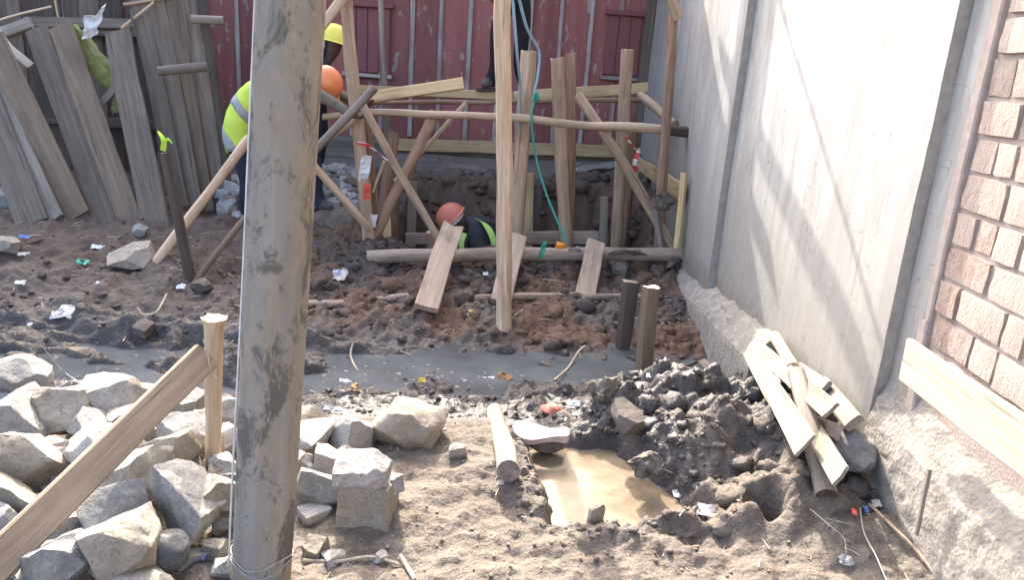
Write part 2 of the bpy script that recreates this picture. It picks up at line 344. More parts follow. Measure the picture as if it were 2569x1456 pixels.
plain('eye_white', (.5, .46, .42), .4, .05)
plain('white_plastic', (.62, .63, .64), .4, .12, 20, .5)
plain('lime_plastic', (.37, .39, .155), .5, .25, 14, .45, .5)
plain('lime_tape', (.48, .80, .08), .5, .1)
plain('teal_rope', (.06, .30, .24), .6, .25, 60)
plain('blue_rope', (.25, .38, .46), .5, .2, 50)
plain('green_scrap', (.07, .42, .28), .5, .15)
plain('red_plastic', (.62, .10, .07), .5, .2)
plain('pink_plastic', (.62, .22, .16), .5, .25)
plain('orange_scrap', (.75, .26, .04), .5, .15)
plain('blue_scrap', (.12, .20, .42), .5, .3)
plain('paper', (.52, .48, .43), .7, .2, 20, bump=.4)
plain('straw', (.42, .36, .27), .8, .3, 30)
plain('leaf_yellow', (.45, .34, .07), .6, .25)
plain('leaf_brown', (.26, .14, .055), .7, .3)
plain('insole', (.50, .44, .43), .6, .2, 25, bump=.3)
plain('rubber', (.05, .042, .045), .6, .3)
plain('rag', (.17, .14, .115), .95, .35, 25, bump=.6)
plain('foam_grey', (.30, .30, .29), .6, .2)
plain('wire', (.34, .33, .32), .4, .2, 30, .5)
plain('roof_sheet', (.20, .17, .155), .55, .3, 5)
k = N('tape'); z = k.n('ShaderNodeSeparateXYZ', {0: k.n('ShaderNodeTexCoord').outputs['Generated']}).outputs[2]
k.P(Base_Color=k.mix(k.ramp(k.math('FRACT', k.math('MULTIPLY', z, 2.2)), (.48, 0.0), (.52, 1.0)), (.62, .58, .56), (.60, .045, .05)), Roughness=.45); M['tape'] = k.m

# ------------------------------------------------------------------ objects
def tag(o, label=None, cat=None, group=None, kind=None):
    if label: o['label'] = label
    if cat: o['category'] = cat
    if group: o['group'] = group
    if kind: o['kind'] = kind
    return o
def link(name, me, mats, M4=None, parent=None):
    o = bpy.data.objects.new(name, me); COL.objects.link(o)
    for mt in (mats if isinstance(mats, (list, tuple)) else [mats]):
        if len(me.materials) < (len(mats) if isinstance(mats, (list, tuple)) else 1): me.materials.append(M[mt])
    if M4 is not None: o.matrix_world = M4
    if parent is not None: put(o, parent)
    return o
def put(o, parent):
    """hang o under parent where it stands (thing roots are only moved, never turned)"""
    off = Vector(parent.get('_o', (0, 0, 0)))
    o.parent = parent; o.matrix_parent_inverse = Matrix.Translation(-off)
def thing(name, loc, label, cat, group=None):
    o = bpy.data.objects.new(name, None); COL.objects.link(o); o.location = loc; o.empty_display_size = .1
    o['_o'] = tuple(loc); return tag(o, label, cat, group)
def frame(z, x=None):
    z = z.normalized(); x = Vector(x) if x is not None else Vector((0, -1, .3))
    if abs(x.normalized().dot(z)) > .98: x = Vector((1, 0, 0))
    y = z.cross(x).normalized(); x = y.cross(z).normalized()
    return Matrix((x, y, z)).transposed()
def smooth(me, ang=None):
    me.polygons.foreach_set('use_smooth', [True] * len(me.polygons))
    if ang: me.set_sharp_from_angle(angle=R_(ang))
    return me
SEED = [0]
def nxt(): SEED[0] += 1; return SEED[0]

def pole(name, pts, r0, r1, mat, label=None, cat='pole', group=None, parent=None, cap='cut_end', sides=14, lump=.10, step=.07, flare=0.0, wob=.006, square=0.0):
    sd = nxt() * 7.31; P0, P1 = pts[0], pts[-1]; Rm = frame(P1 - P0); inv = Rm.transposed()
    loc = [inv @ (p - P0) for p in pts]
    L = [0.0]
    for a, b in zip(loc, loc[1:]): L.append(L[-1] + (b - a).length)
    n = max(3, int(L[-1] / step) + 1); rings = []
    bm = bmesh.new()
    for i in range(n + 1):
        s = L[-1] * i / n; j = max(k for k in range(len(L) - 1) if L[k] <= s + 1e-9); t = (s - L[j]) / max(1e-9, L[j + 1] - L[j])
        c = loc[j].lerp(loc[j + 1], t)
        c = c + Vector((noise.noise((s * 2.2, sd, 1)), noise.noise((s * 2.2, sd, 5)), 0)) * wob * (1 if 0 < i < n else .4)
        r = r0 + (r1 - r0) * s / L[-1]
        r *= 1 + .06 * noise.noise((s * 5, sd, 9))
        if flare: r *= 1 + flare * (math.exp(-s / .035) )
        ring = []
        for q in range(sides):
            a = 2 * math.pi * q / sides
            k = 1 + lump * noise.noise((math.cos(a) * 1.3 + sd, math.sin(a) * 1.3, s * 3.0)) + lump * .5 * noise.noise((math.cos(a) * 4 + sd, math.sin(a) * 4, s * 1.2))
            if square: k *= 1 + square * (1 / max(abs(math.cos(a + .4)), abs(math.sin(a + .4))) - 1)
            zz = (.25 * r * noise.noise((math.cos(a) * 2, math.sin(a) * 2, sd)) if i in (0, n) else 0)
            ring.append(bm.verts.new((c.x + math.cos(a) * r * k, c.y + math.sin(a) * r * k, c.z + zz)))
        rings.append(ring)
    for A, B in zip(rings, rings[1:]):
        for q in range(sides): bm.faces.new((A[q], A[(q + 1) % sides], B[(q + 1) % sides], B[q]))
    f = bm.faces.new(list(reversed(rings[0]))); f.material_index = 1
    f = bm.faces.new(rings[-1]); f.material_index = 1
    me = bpy.data.meshes.new(name); bm.to_mesh(me); bm.free(); smooth(me, 50)
    o = link(name, me, [mat, cap], Matrix.Translation(P0) @ Rm.to_4x4(), parent)
    return tag(o, label, cat if label and not parent else None, group)

def plank(name, P0, P1, wd, th, face, mat, label=None, cat='plank', group=None, parent=None, seg=.16, rag=.012, bow=0.0, w1=None, notch=False):
    """board from P0 to P1, width wd, its broad face turned towards `face`"""
    sd = nxt() * 3.77; z = (P1 - P0); Rm = frame(z, Vector(face).cross(z)); L = z.length
    # local x = width, y = +-face
    n = max(2, int(L / seg)); bm = bmesh.new(); rings = []
    for i in range(n + 1):
        s = L * i / n; hw = (wd + ((w1 or wd) - wd) * i / n) / 2; ht = th / 2; e = min(.22 * th, .006)
        dx = .012 * wd / .15 * noise.noise((s * 1.7, sd, 2)); dy = bow * math.sin(math.pi * s / L) + .25 * th * noise.noise((s * 1.1, sd, 7))
        ring = []
        for (x, y) in ((-hw, -ht + e), (-hw + e, -ht), (0, -ht), (hw - e, -ht), (hw, -ht + e), (hw, ht - e), (hw - e, ht), (0, ht), (-hw + e, ht), (-hw, ht - e)):
            zz = 0
            if i in (0, n): zz = rag * noise.noise((x * 28, sd, i * 3.1))
            if notch and i == n and abs(x) < hw * .5: zz -= .05
            ring.append(bm.verts.new((x + dx + .004 * noise.noise((s * 9, x * 20, sd)), y + dy, s + zz)))
        rings.append(ring)
    for A, B in zip(rings, rings[1:]):
        for q in range(10): bm.faces.new((A[q], A[(q + 1) % 10], B[(q + 1) % 10], B[q]))
    bm.faces.new(list(reversed(rings[0]))); bm.faces.new(rings[-1])
    bmesh.ops.recalc_face_normals(bm, faces=bm.faces)
    me = bpy.data.meshes.new(name); bm.to_mesh(me); bm.free(); smooth(me, 30)
    o = link(name, me, mat, Matrix.Translation(P0) @ Rm.to_4x4(), parent)
    return tag(o, label, cat if label and not parent else None, group)

def box(name, lo, hi, mat, parent=None, bev=.004):
    bm = bmesh.new(); bmesh.ops.create_cube(bm, size=1.0)
    s = [hi[i] - lo[i] for i in range(3)]; c = Vector([(hi[i] + lo[i]) / 2 for i in range(3)])
    for v in bm.verts: v.co = Vector((v.co.x * s[0], v.co.y * s[1], v.co.z * s[2]))
    if bev: bmesh.ops.bevel(bm, geom=bm.edges[:], offset=min(bev, min(s) * .3), segments=1, affect='EDGES')
    me = bpy.data.meshes.new(name); bm.to_mesh(me); bm.free()
    return link(name, me, mat, Matrix.Translation(c), parent)

_ico = {}
def ico(sub):
    if sub not in _ico:
        bm = bmesh.new(); bmesh.ops.create_icosphere(bm, subdivisions=sub, radius=1)
        _ico[sub] = (np.array([v.co[:] for v in bm.verts]), [[v.index for v in f.verts] for f in bm.faces]); bm.free()
    return _ico[sub]
def stone_mesh(name, seed, size, sub=4, cuts=9, rough=.03, flat=.80, spread=.34):
    if cuts >= 20 or rough >= .08: return lump_mesh(name, seed, size, sub, cuts, rough, flat, spread)
    r = np.random.RandomState(seed); bm = bmesh.new(); bmesh.ops.create_cube(bm, size=2.0)
    for v in bm.verts: v.co += Vector(r.uniform(-.22, .22, 3))
    for i in range(cuts):
        nrm = r.normal(size=3); nrm /= np.linalg.norm(nrm); d = flat + spread * r.rand()
        bmesh.ops.bisect_plane(bm, geom=bm.verts[:] + bm.edges[:] + bm.faces[:], plane_co=Vector(nrm * d), plane_no=Vector(nrm), clear_outer=True)
        bmesh.ops.holes_fill(bm, edges=bm.edges[:])
    bmesh.ops.remove_doubles(bm, verts=bm.verts, dist=.06)
    bmesh.ops.dissolve_limit(bm, angle_limit=.1, verts=bm.verts[:], edges=bm.edges[:])
    if sub >= 4: bmesh.ops.bevel(bm, geom=bm.edges[:], offset=.045, segments=2, affect='EDGES', profile=.6, clamp_overlap=True)
    bmesh.ops.triangulate(bm, faces=bm.faces[:])
    for it in range(3 if sub >= 4 else 1):
        lg = [e for e in bm.edges if e.calc_length() > (.22 if sub >= 4 else .5)]
        if lg: bmesh.ops.subdivide_edges(bm, edges=lg, cuts=1); bmesh.ops.triangulate(bm, faces=bm.faces[:])
    V = np.array([v.co[:] for v in bm.verts]); lo, hi = V.min(0), V.max(0); V = (V - (lo + hi) / 2) / (hi - lo) * np.array(size)
    mn = min(size); sc = 1 / mn
    for v, p in zip(bm.verts, V):
        p = Vector(p); q = p * sc
        v.co = p + noise.noise_vector(q * 2.6 + Vector((seed, 0, 0))) * rough * 1.5 * mn + noise.noise_vector(q * 8 + Vector((seed, 5, 0))) * rough * .8 * mn
    bmesh.ops.recalc_face_normals(bm, faces=bm.faces)
    me = bpy.data.meshes.new(name); bm.to_mesh(me); bm.free(); smooth(me, 24); return me
def lump_mesh(name, seed, size, sub=4, cuts=13, rough=.035, flat=.62, spread=.30):
    r = np.random.RandomState(seed); V, Fc = ico(sub); V = V.copy()
    for i in range(cuts):
        nrm = r.normal(size=3); nrm /= np.linalg.norm(nrm); d = flat + spread * r.rand()
        t = np.clip(V @ nrm - d, 0, None); V -= t[:, None] * nrm
    ext = (V.max(0) - V.min(0)); V = (V - (V.max(0) + V.min(0)) / 2) / ext * np.array(size)
    mn = min(size); sc = 1 / mn
    for i in range(len(V)):
        p = Vector(V[i]); q = p * sc
        V[i] += np.array(noise.noise_vector(q * 2.3 + Vector((seed, 0, 0)))) * rough * mn + np.array(noise.noise_vector(q * 7 + Vector((seed, 5, 0)))) * rough * .45 * mn
    me = bpy.data.meshes.new(name); me.from_pydata(V.tolist(), [], Fc); smooth(me, 28); return me
def stone(name, c, size, seed, mat, label=None, cat='stone', group=None, rot=None, parent=None, **kw):
    me = stone_mesh(name, seed, size, **kw)
    r = rot if rot is not None else (.0, .0, 0)
    Mx = Matrix.Translation(c) @ Matrix.Rotation(r[2], 4, 'Z') @ Matrix.Rotation(r[1], 4, 'Y') @ Matrix.Rotation(r[0], 4, 'X')
    return tag(link(name, me, mat, Mx, parent), label, cat if label and not parent else None, group)

def tube(name, pts, r, mat, label=None, cat='rope', group=None, parent=None, sides=6, wob=0.0):
    P = [Vector(p) for p in pts]; out = []
    for i in range(len(P) - 1):                                    # catmull-rom
        a, b, c, d = P[max(0, i - 1)], P[i], P[i + 1], P[min(len(P) - 1, i + 2)]
        for q in range(8):
            t = q / 8; out.append(.5 * ((2 * b) + (c - a) * t + (2 * a - 5 * b + 4 * c - d) * t * t + (3 * b - a - 3 * c + d) * t ** 3))
    out.append(P[-1]); o0 = out[0].copy(); bm = bmesh.new(); rings = []
    for i, p in enumerate(out):
        tdir = (out[min(i + 1, len(out) - 1)] - out[max(0, i - 1)]); Rm = frame(tdir, (0, 0, 1) if abs(tdir.normalized().z) < .9 else (1, 0, 0))
        rr = r * (1 + wob * noise.noise((i * .7, r * 100, 0)))
        rings.append([bm.verts.new(p - o0 + Rm @ Vector((math.cos(2 * math.pi * q / sides) * rr, math.sin(2 * math.pi * q / sides) * rr, 0))) for q in range(sides)])
    for A, B in zip(rings, rings[1:]):
        for q in range(sides): bm.faces.new((A[q], A[(q + 1) % sides], B[(q + 1) % sides], B[q]))
    bm.faces.new(list(reversed(rings[0]))); bm.faces.new(rings[-1])
    me = bpy.data.meshes.new(name); bm.to_mesh(me); bm.free(); smooth(me, 60)
    return tag(link(name, me, mat, Matrix.Translation(o0), parent), label, cat if label and not parent else None, group)

def sheet(name, c, X, Y, nx, ny, mat, label=None, cat='litter', amp=.02, fq=9, th=.002, group=None, parent=None, outline=.0, sag=0.0):
    """a crumpled bit of plastic, paper or cloth: X and Y are its half extents as vectors"""
    sd = nxt() * 5.1; X = Vector(X); Y = Vector(Y); Z = X.cross(Y).normalized(); bm = bmesh.new(); g = []
    for i in range(nx + 1):
        row = []
        for j in range(ny + 1):
            a = 2 * i / nx - 1; b = 2 * j / ny - 1
            k = 1 + outline * noise.noise((math.atan2(b, a) * 1.6 + sd, sd, 3)) if max(abs(a), abs(b)) > .5 else 1
            p = X * a * k + Y * b * k
            q = p * fq + Vector((sd, 0, 0))
            p = p + Z * (amp * (noise.noise(q) + .6 * (1 - 2 * abs(noise.noise(q * 1.9))))) + noise.noise_vector(q * .8) * amp * .5
            p.z -= sag * (a * a + b * b)
            row.append(bm.verts.new(p))
        g.append(row)
    for i in range(nx):
        for j in range(ny): bm.faces.new((g[i][j], g[i + 1][j], g[i + 1][j + 1], g[i][j + 1]))
    bmesh.ops.recalc_face_normals(bm, faces=bm.faces)
    bmesh.ops.solidify(bm, geom=bm.faces[:], thickness=th)
    me = bpy.data.meshes.new(name); bm.to_mesh(me); bm.free(); smooth(me, 35)
    return tag(link(name, me, mat, Matrix.Translation(c), parent), label, cat if label and not parent else None, group)

def ribbon(name, pts, wd, mat, label=None, cat='tape', parent=None, side=(0, 0, 1), twist=0.0, group=None):
    P = [Vector(p) for p in pts]; out = []
    for i in range(len(P) - 1):
        a, b, c, d = P[max(0, i - 1)], P[i], P[i + 1], P[min(len(P) - 1, i + 2)]
        for q in range(5):
            t = q / 5; out.append(.5 * ((2 * b) + (c - a) * t + (2 * a - 5 * b + 4 * c - d) * t * t + (3 * b - a - 3 * c + d) * t ** 3))
    out.append(P[-1]); o0 = out[0].copy(); bm = bmesh.new(); rows = []
    for i, p in enumerate(out):
        td = (out[min(i + 1, len(out) - 1)] - out[max(0, i - 1)]).normalized(); s = Vector(side); s = (s - td * s.dot(td)).normalized()
        s = Quaternion(td, twist * i / len(out)) @ s; nn = td.cross(s) * .0015
        rows.append([bm.verts.new(p - o0 + s * wd * k + nn * q) for k, q in ((-.5, 1), (.5, 1), (.5, -1), (-.5, -1))])
    for A, B in zip(rows, rows[1:]):
        for q in range(4): bm.faces.new((A[q], A[(q + 1) % 4], B[(q + 1) % 4], B[q]))
    bm.faces.new(list(reversed(rows[0]))); bm.faces.new(rows[-1]); bmesh.ops.recalc_face_normals(bm, faces=bm.faces)
    me = bpy.data.meshes.new(name); bm.to_mesh(me); bm.free(); smooth(me, 40)
    return tag(link(name, me, mat, Matrix.Translation(o0), parent), label, cat if label and not parent else None, group)
#==SECTION2==
# ================================================================== SETTING
# ground: one sheet, fine where the picture looks, coarse to the horizon
def axis(lo, a, b, hi, fine):
    out = [lo]
    k = lo
    left = []; s = .3; p = a
    while p - s > lo: p -= s; left.append(p); s *= 1.5
    right = []; s = .3; p = b
    while p + s < hi: p += s; right.append(p); s *= 1.5
    return np.array([lo] + left[::-1] + fine + right + [hi])
xs = axis(-120, -5.2, 1.62, 120, list(np.linspace(-5.2, -2.3, 130)) + list(np.linspace(-2.28, 1.62, 300)))
yf = [1.3]
while yf[-1] < 9.3: yf.append(yf[-1] + .0082 * (yf[-1] / 1.8) ** .62)
ys = axis(-120, 1.3, yf[-1], 160, yf)
GX, GY = np.meshgrid(xs, ys, indexing='ij'); GZ = full_h(GX, GY)
nx, ny = GX.shape
V = np.stack([GX, GY, GZ], -1).reshape(-1, 3)
idx = np.arange(nx * ny).reshape(nx, ny)
Q = np.stack([idx[:-1, :-1], idx[1:, :-1], idx[1:, 1:], idx[:-1, 1:]], -1).reshape(-1, 4)
me = bpy.data.meshes.new('ground'); me.vertices.add(len(V)); me.vertices.foreach_set('co', V.ravel())
me.loops.add(Q.size); me.loops.foreach_set('vertex_index', Q.ravel().astype(np.int32))
me.polygons.add(len(Q)); me.polygons.foreach_set('loop_start', np.arange(0, Q.size, 4, dtype=np.int32))
me.update(calc_edges=True); me.validate(); smooth(me)
def soil(x, y):
    hp, rm, di, bk, lf = rough(x, y); nn = fbm(x * 2.1, y * 2.1, 60, 4); nm = fbm(x * 9, y * 9, 66, 3)
    pd = np.hypot(x - .42, (y - 2.84) * .8)
    wet = np.clip(sm(3.05, 3.25, y + .1 * nn) * (1 - sm(4.5, 4.85, y + .12 * nn)) * 1.0, 0, 1)
    wet = np.maximum(wet, .55 * hp * sm(-.25, .55, nn + .6 * nm))
    wet = np.maximum(wet, (1 - sm(.30, .46, pd + .05 * nm)))
    wet = np.maximum(wet, .6 * bk * (1 - sm(-.2, .3, nn)))
    wet = np.maximum(wet, .55 * lf * (1 - sm(5.0, 5.5, y + .3 * nn)))
    dry = np.clip((1 - sm(2.95, 3.2, y + .06 * nm)) * (1 - .82 * hp), 0, 1) * (.75 + .25 * sm(-.4, .2, nn))
    dry = np.maximum(dry, .22 * lf * sm(5.2, 5.8, y))
    dry = np.maximum(dry, .72 * hp)
    wet = wet * (1 - .55 * dry * (1 - hp))
    red = np.clip(bk * sm(-.5, .2, nn) + .25 * lf, 0, 1)
    street = sm(8.15, 8.5, y + .1 * nn)
    pitk = sm(6.5, 7.0, y) * (1 - sm(8.3, 8.6, y)) * sm(-1.6, -1.1, x); dry = np.maximum(dry, .38 * pitk); wet = wet * (1 - .7 * pitk)  # soil colour lightened in the pit to offset the shade of the hole
    return wet, dry, red, street
wet, dry, red, street = soil(GX, GY)
for nm_, arr in (('wet', wet), ('dry', dry), ('red', red), ('street', street)):
    at_ = me.attributes.new(nm_, 'FLOAT', 'POINT'); at_.data.foreach_set('value', arr.reshape(-1).astype(np.float32))
go = link('ground', me, 'earth'); tag(go, 'dark churned mud and dry tan soil of the building site', 'ground', kind='structure')

def water(name, pts, z, mat, label):
    bm = bmesh.new(); a = [bm.verts.new((x, y, z)) for x, y in pts]; bm.faces.new(a)
    b = [bm.verts.new((x, y, z - .02)) for x, y in pts]; bm.faces.new(list(reversed(b)))
    for i in range(len(a)): bm.faces.new((a[i], b[i], b[(i + 1) % len(a)], a[(i + 1) % len(a)]))
    bmesh.ops.recalc_face_normals(bm, faces=bm.faces)
    me = bpy.data.meshes.new(name); bm.to_mesh(me); bm.free(); return tag(link(name, me, mat), label, 'water', kind='structure')
water('ditch_water', [(-14, 3.2), (-3, 3.45), (0, 3.55), (1.36, 3.7), (1.36, 5.1), (0, 5.0), (-14, 4.8)], -.195, 'ditch_water', 'grey dirty water standing in the open ditch')
water('puddle_water', [(.0, 3.2), (.30, 3.22), (.62, 3.18), (.9, 2.75), (.92, 2.45), (.5, 2.34), (.16, 2.36), (.05, 2.8)], -.062, 'puddle_water', 'tan muddy water filling the foreground puddle')

# ---------------------------------------------------------------- right-hand wall: three panels, footing, bricks
ww = thing('plastered_wall', (1.6, 5, 0), 'white plastered wall running along the right side of the pit', 'wall')
def wall_panel(name, x, y0, y1, z0, z1, th, parent, base=None):
    ysn = np.linspace(y0, y1, max(8, int((y1 - y0) / .07))); zsn = np.linspace(z0, z1, int((z1 - z0) / .07)); bm = bmesh.new(); g = []
    for i, y in enumerate(ysn):
        row = []
        for j, z in enumerate(zsn):
            e = .010 * noise.noise((z * 3.1, y0, 2)) + .005 * noise.noise((z * 11, y0, 4)) if i == 0 else 0
            dx = .006 * noise.noise((y * 1.3, z * 1.1, 3)) + .0008 * noise.noise((y * 5, z * 4, 8))
            row.append(bm.verts.new((x + dx + (.004 if i == 0 else 0), y + e, z)))
        g.append(row)
    for i in range(len(ysn) - 1):
        for j in range(len(zsn) - 1): bm.faces.new((g[i][j], g[i][j + 1], g[i + 1][j + 1], g[i + 1][j])).material_index = 0
    back = [bm.verts.new((x + th, v.co.y, v.co.z)) for v in g[0]]
    for j in range(len(zsn) - 1):
        f = bm.faces.new((g[0][j + 1], g[0][j], back[j], back[j + 1])); f.material_index = 1
    bk2 = [bm.verts.new((x + th, v.co.y, v.co.z)) for v in g[-1]]
    for j in range(len(zsn) - 1): bm.faces.new((g[-1][j], g[-1][j + 1], bk2[j + 1], bk2[j])).material_index = 1
    bm.faces.new([r[-1] for r in g] + [bk2[-1], back[-1]]).material_index = 1
    bmesh.ops.recalc_face_normals(bm, faces=bm.faces)
    me = bpy.data.meshes.new(name); bm.to_mesh(me); bm.free(); smooth(me, 35); return link(name, me, ['plaster', 'plaster_edge'], None, parent)
wall_panel('panel', 1.385, 5.30, 10.4, -.6, 4.6, .30, ww)
wall_panel('panel', 1.440, 2.80, 5.297, -.6, 4.6, .245, ww)
wall_panel('panel', 1.490, 2.66, 2.797, .30, 4.6, .195, ww)
def footing(name, y0, y1, prof, parent, mat='concrete', amp=.02, ny_=None):
    """a rough strip of concrete: prof(y) lists (x, z) from the wall down to the ground"""
    n = ny_ or int((y1 - y0) / .022); bm = bmesh.new(); rows = []
    for i in range(n + 1):
        y = y0 + (y1 - y0) * i / n; pr = prof(y); row = []
        for (a, b) in zip(pr, pr[1:]):
            L = math.hypot(b[0] - a[0], b[1] - a[1]); ns = 10
            for q in range(ns):
                t = q / ns; p = Vector((a[0] + (b[0] - a[0]) * t, y, a[1] + (b[1] - a[1]) * t))
                d = noise.noise(p * 7) * amp + noise.noise(p * 19) * amp * .6 + noise.noise(p * 45) * amp * .3
                row.append(bm.verts.new(p + Vector((-abs(d) * .8, 0, d))))
        rows.append(row)
    for A, B in zip(rows, rows[1:]):
        for q in range(len(A) - 1): bm.faces.new((A[q], A[q + 1], B[q + 1], B[q]))
    for rw in (rows[0], rows[-1]):
        try: bm.faces.new(rw)
        except Exception: pass
    bmesh.ops.recalc_face_normals(bm, faces=bm.faces)
    me = bpy.data.meshes.new(name); bm.to_mesh(me); bm.free(); smooth(me, 40); return link(name, me, mat, None, parent)
tz = lambda y: float(np.interp(y, [3.6, 4.2, 5.1, 6.4, 7.5, 9.3], [.24, .19, .11, .0, .05, .3]))
footing('footing', 3.9, 7.0, lambda y: [(1.46, tz(y) + .05), (1.40, tz(y) + .035), (1.355, tz(y) - .035), (1.315, tz(y) - .10), (1.30, -.42), (1.32, -.7)], ww, amp=.02)

bw = thing('brick_wall', (1.6, 2, 0), 'peach brick wall on a concrete plinth at the right edge', 'wall')
box('mortar_core', (1.512, -1.5, .30), (1.70, 2.645, 4.6), 'mortar', bw, 0)
footing('plinth', -1.4, 2.795, lambda y: [(1.56, .60), (1.51, .50 + .03 * math.sin(y * 5)), (1.475, .43 + .04 * noise.noise((y * 3, 0, 0))), (1.445, .36 + .04 * noise.noise((y * 4, 3, 0))), (1.435, .22), (1.43, .02), (1.42, -.4)], bw, amp=.016)
random.seed(5)
bmeshes = []
for v in range(10):
    bm = bmesh.new(); bmesh.ops.create_cube(bm, size=1.0)
    bmesh.ops.subdivide_edges(bm, edges=bm.edges[:], cuts=2, use_grid_fill=True)
    for q in bm.verts:
        c = q.co; k = noise.noise_vector(c * 2.6 + Vector((v * 9.1, 0, 0)))
        edge = sum(abs(abs(t) - .5) < .01 for t in c)
        q.co = Vector((c.x, c.y * (1 - .022 * (edge > 1)), c.z * (1 - .045 * (edge > 1)))) + Vector((.09 * k.x + .04 * (edge > 1), .026 * k.y, .05 * k.z))
    me = bpy.data.meshes.new('brick'); bm.to_mesh(me); bm.free(); smooth(me, 34); bmeshes.append(me)
def brick(y0, y1, z0, z1, proud, depth=.05):
    me = random.choice(bmeshes)
    Mx = Matrix.Translation((1.512 - proud * .7 + depth / 2, (y0 + y1) / 2, (z0 + z1) / 2)) @ Matrix.Diagonal((depth, y1 - y0, z1 - z0, 1))
    return link('brick', me, 'brick', Mx, bw)
z = .47; row = 0
while z < 2.75:
    h = random.uniform(.104, .118); y = 2.625 - random.uniform(0, .03); k = row % 2
    while y > .75:
        L = (.205 if (k % 2 == 0) else .105) * random.uniform(.85, 1.2)
        if random.random() < .3: k += 1
        if z < .58 and random.random() < .35: pass
        else: brick(y - L, y, z + random.uniform(-.003, .003), z + h, .016 + random.uniform(-.006, .010) - (.008 if z < .7 else 0))
        y -= L + random.uniform(.010, .022); k += 1
    z += h + random.uniform(.012, .017); row += 1
# ragged render left along the brick edge
footing('render_edge', .63, 1.0, lambda y: [(1.50, 0), (1.49, .02)], bw, amp=.004) if False else None
for i, (z0, z1) in enumerate(((.45, .80), (.795, 3.2))):
    P0 = Vector((1.503, 2.655 - (.04 if i == 0 else 0), z0)); P1 = Vector((1.503 + .002 * i, 2.66, z1))
    plank('render_strip', P0, P1, .055, .03, (-1, 0, 0), 'mortar', parent=bw, rag=.004, seg=.05)

# ---------------------------------------------------------------- red building behind the pit
RB = 9.3
rb = thing('red_building', (-2, RB, .5), 'old red painted board building with grey battens behind the pit', 'building')
box('backing', (-9, RB + .035, .3), (1.384, RB + .18, 3.55), 'red_shutter', rb, 0)
bx = [1.36]; 
while bx[-1] > -6.2: bx.append(bx[-1] - random.uniform(.315, .350))
def on_wall(u): return at(u, 110, RB).x
shut = [(on_wall(868), on_wall(980)), (on_wall(1519), on_wall(1634))]
for a, b in zip(bx, bx[1:]):
    plank('wall_board', Vector(((a + b) / 2, RB + random.uniform(0, .006), .56)), Vector(((a + b) / 2, RB, 3.52)), a - b - .006, .024, (0, -1, 0), 'red_paint', parent=rb, seg=.4)
for a in bx:
    s = [z for z in shut if z[0] - .01 < a < z[1] + .01]
    spans = [(.60, 1.36), (2.14, 3.52)] if s else [(.60 + random.uniform(-.03, .05), 3.52)]
    for z0, z1 in spans:
        plank('batten', Vector((a + random.uniform(-.006, .006), RB - .03, z0)), Vector((a + random.uniform(-.012, .012), RB - .03, z1)), random.uniform(.042, .056), .02, (0, -1, 0), 'batten', parent=rb, seg=.25)
for (a, b), (z0, z1) in zip(shut, ((1.34, 2.06), (1.50, 2.16))):
    sh = box('shutter', (a, RB - .034, z0), (b, RB - .012, z1), 'red_shutter', rb, .003)
    n = 4
    for i in range(n):
        xa = a + (b - a) * (i + .5) / n
        q = plank('shutter_board', Vector((xa, RB - .043, z0 + .01)), Vector((xa, RB - .043, z1 - .01)), (b - a) / n - .010, .016, (0, -1, 0), 'red_shutter', seg=.5)
        q.parent = sh; q.matrix_parent_inverse = Matrix.Translation(-Vector(((a + b) / 2, RB - .023, (z0 + z1) / 2)))
    plank('lintel', Vector((a - .03, RB - .06, z1 + .025)), Vector((b + .03, RB - .06, z1 + .025)), .05, .07, (0, -1, 0), 'red_shutter', parent=rb)
    plank('sill', Vector((a - .03, RB - .05, z0 - .03)), Vector((b + .03, RB - .05, z0 - .03)), .045, .06, (0, -1, 0), 'batten', parent=rb)
plank('corner_post', Vector((1.335, RB - .12, .45)), Vector((1.335, RB - .12, 3.52)), .10, .10, (0, -1, 0), 'grey_plank', parent=rb, seg=.4)
box('wall_footing', (-7, RB - .26, .30), (1.33, RB + .03, .60), 'street_concrete', rb, .03)
box('street_step', (-7, RB - .62, .25), (-.9, RB - .262, .47), 'street_concrete', rb, .04)
# roof: the eave that shades the pit
bm = bmesh.new(); n = 60; ez, ey = 3.64, 8.62
vv = []
for i in range(n + 1):
    x = -12 + (13.38) * i / n; dz = .03 * math.sin(i * math.pi / 2)
    vv.append([bm.verts.new((x, y, ez + (y - ey) * .42 + dz + t)) for y, t in ((ey, 0), (12.3, 0), (12.3, .02), (ey, .02))])
for A, B in zip(vv, vv[1:]):
    for q in range(4): bm.faces.new((A[q], A[(q + 1) % 4], B[(q + 1) % 4], B[q]))
bm.faces.new(vv[0]); bm.faces.new(vv[-1]); bmesh.ops.recalc_face_normals(bm, faces=bm.faces)
me = bpy.data.meshes.new('roof'); bm.to_mesh(me); bm.free(); link('roof', me, 'roof_sheet', None, rb)
plank('fascia', Vector((-12, ey + .02, ez - .08)), Vector((1.36, ey + .02, ez - .08)), .16, .03, (0, -1, 0), 'grey_plank', parent=rb, seg=.8)

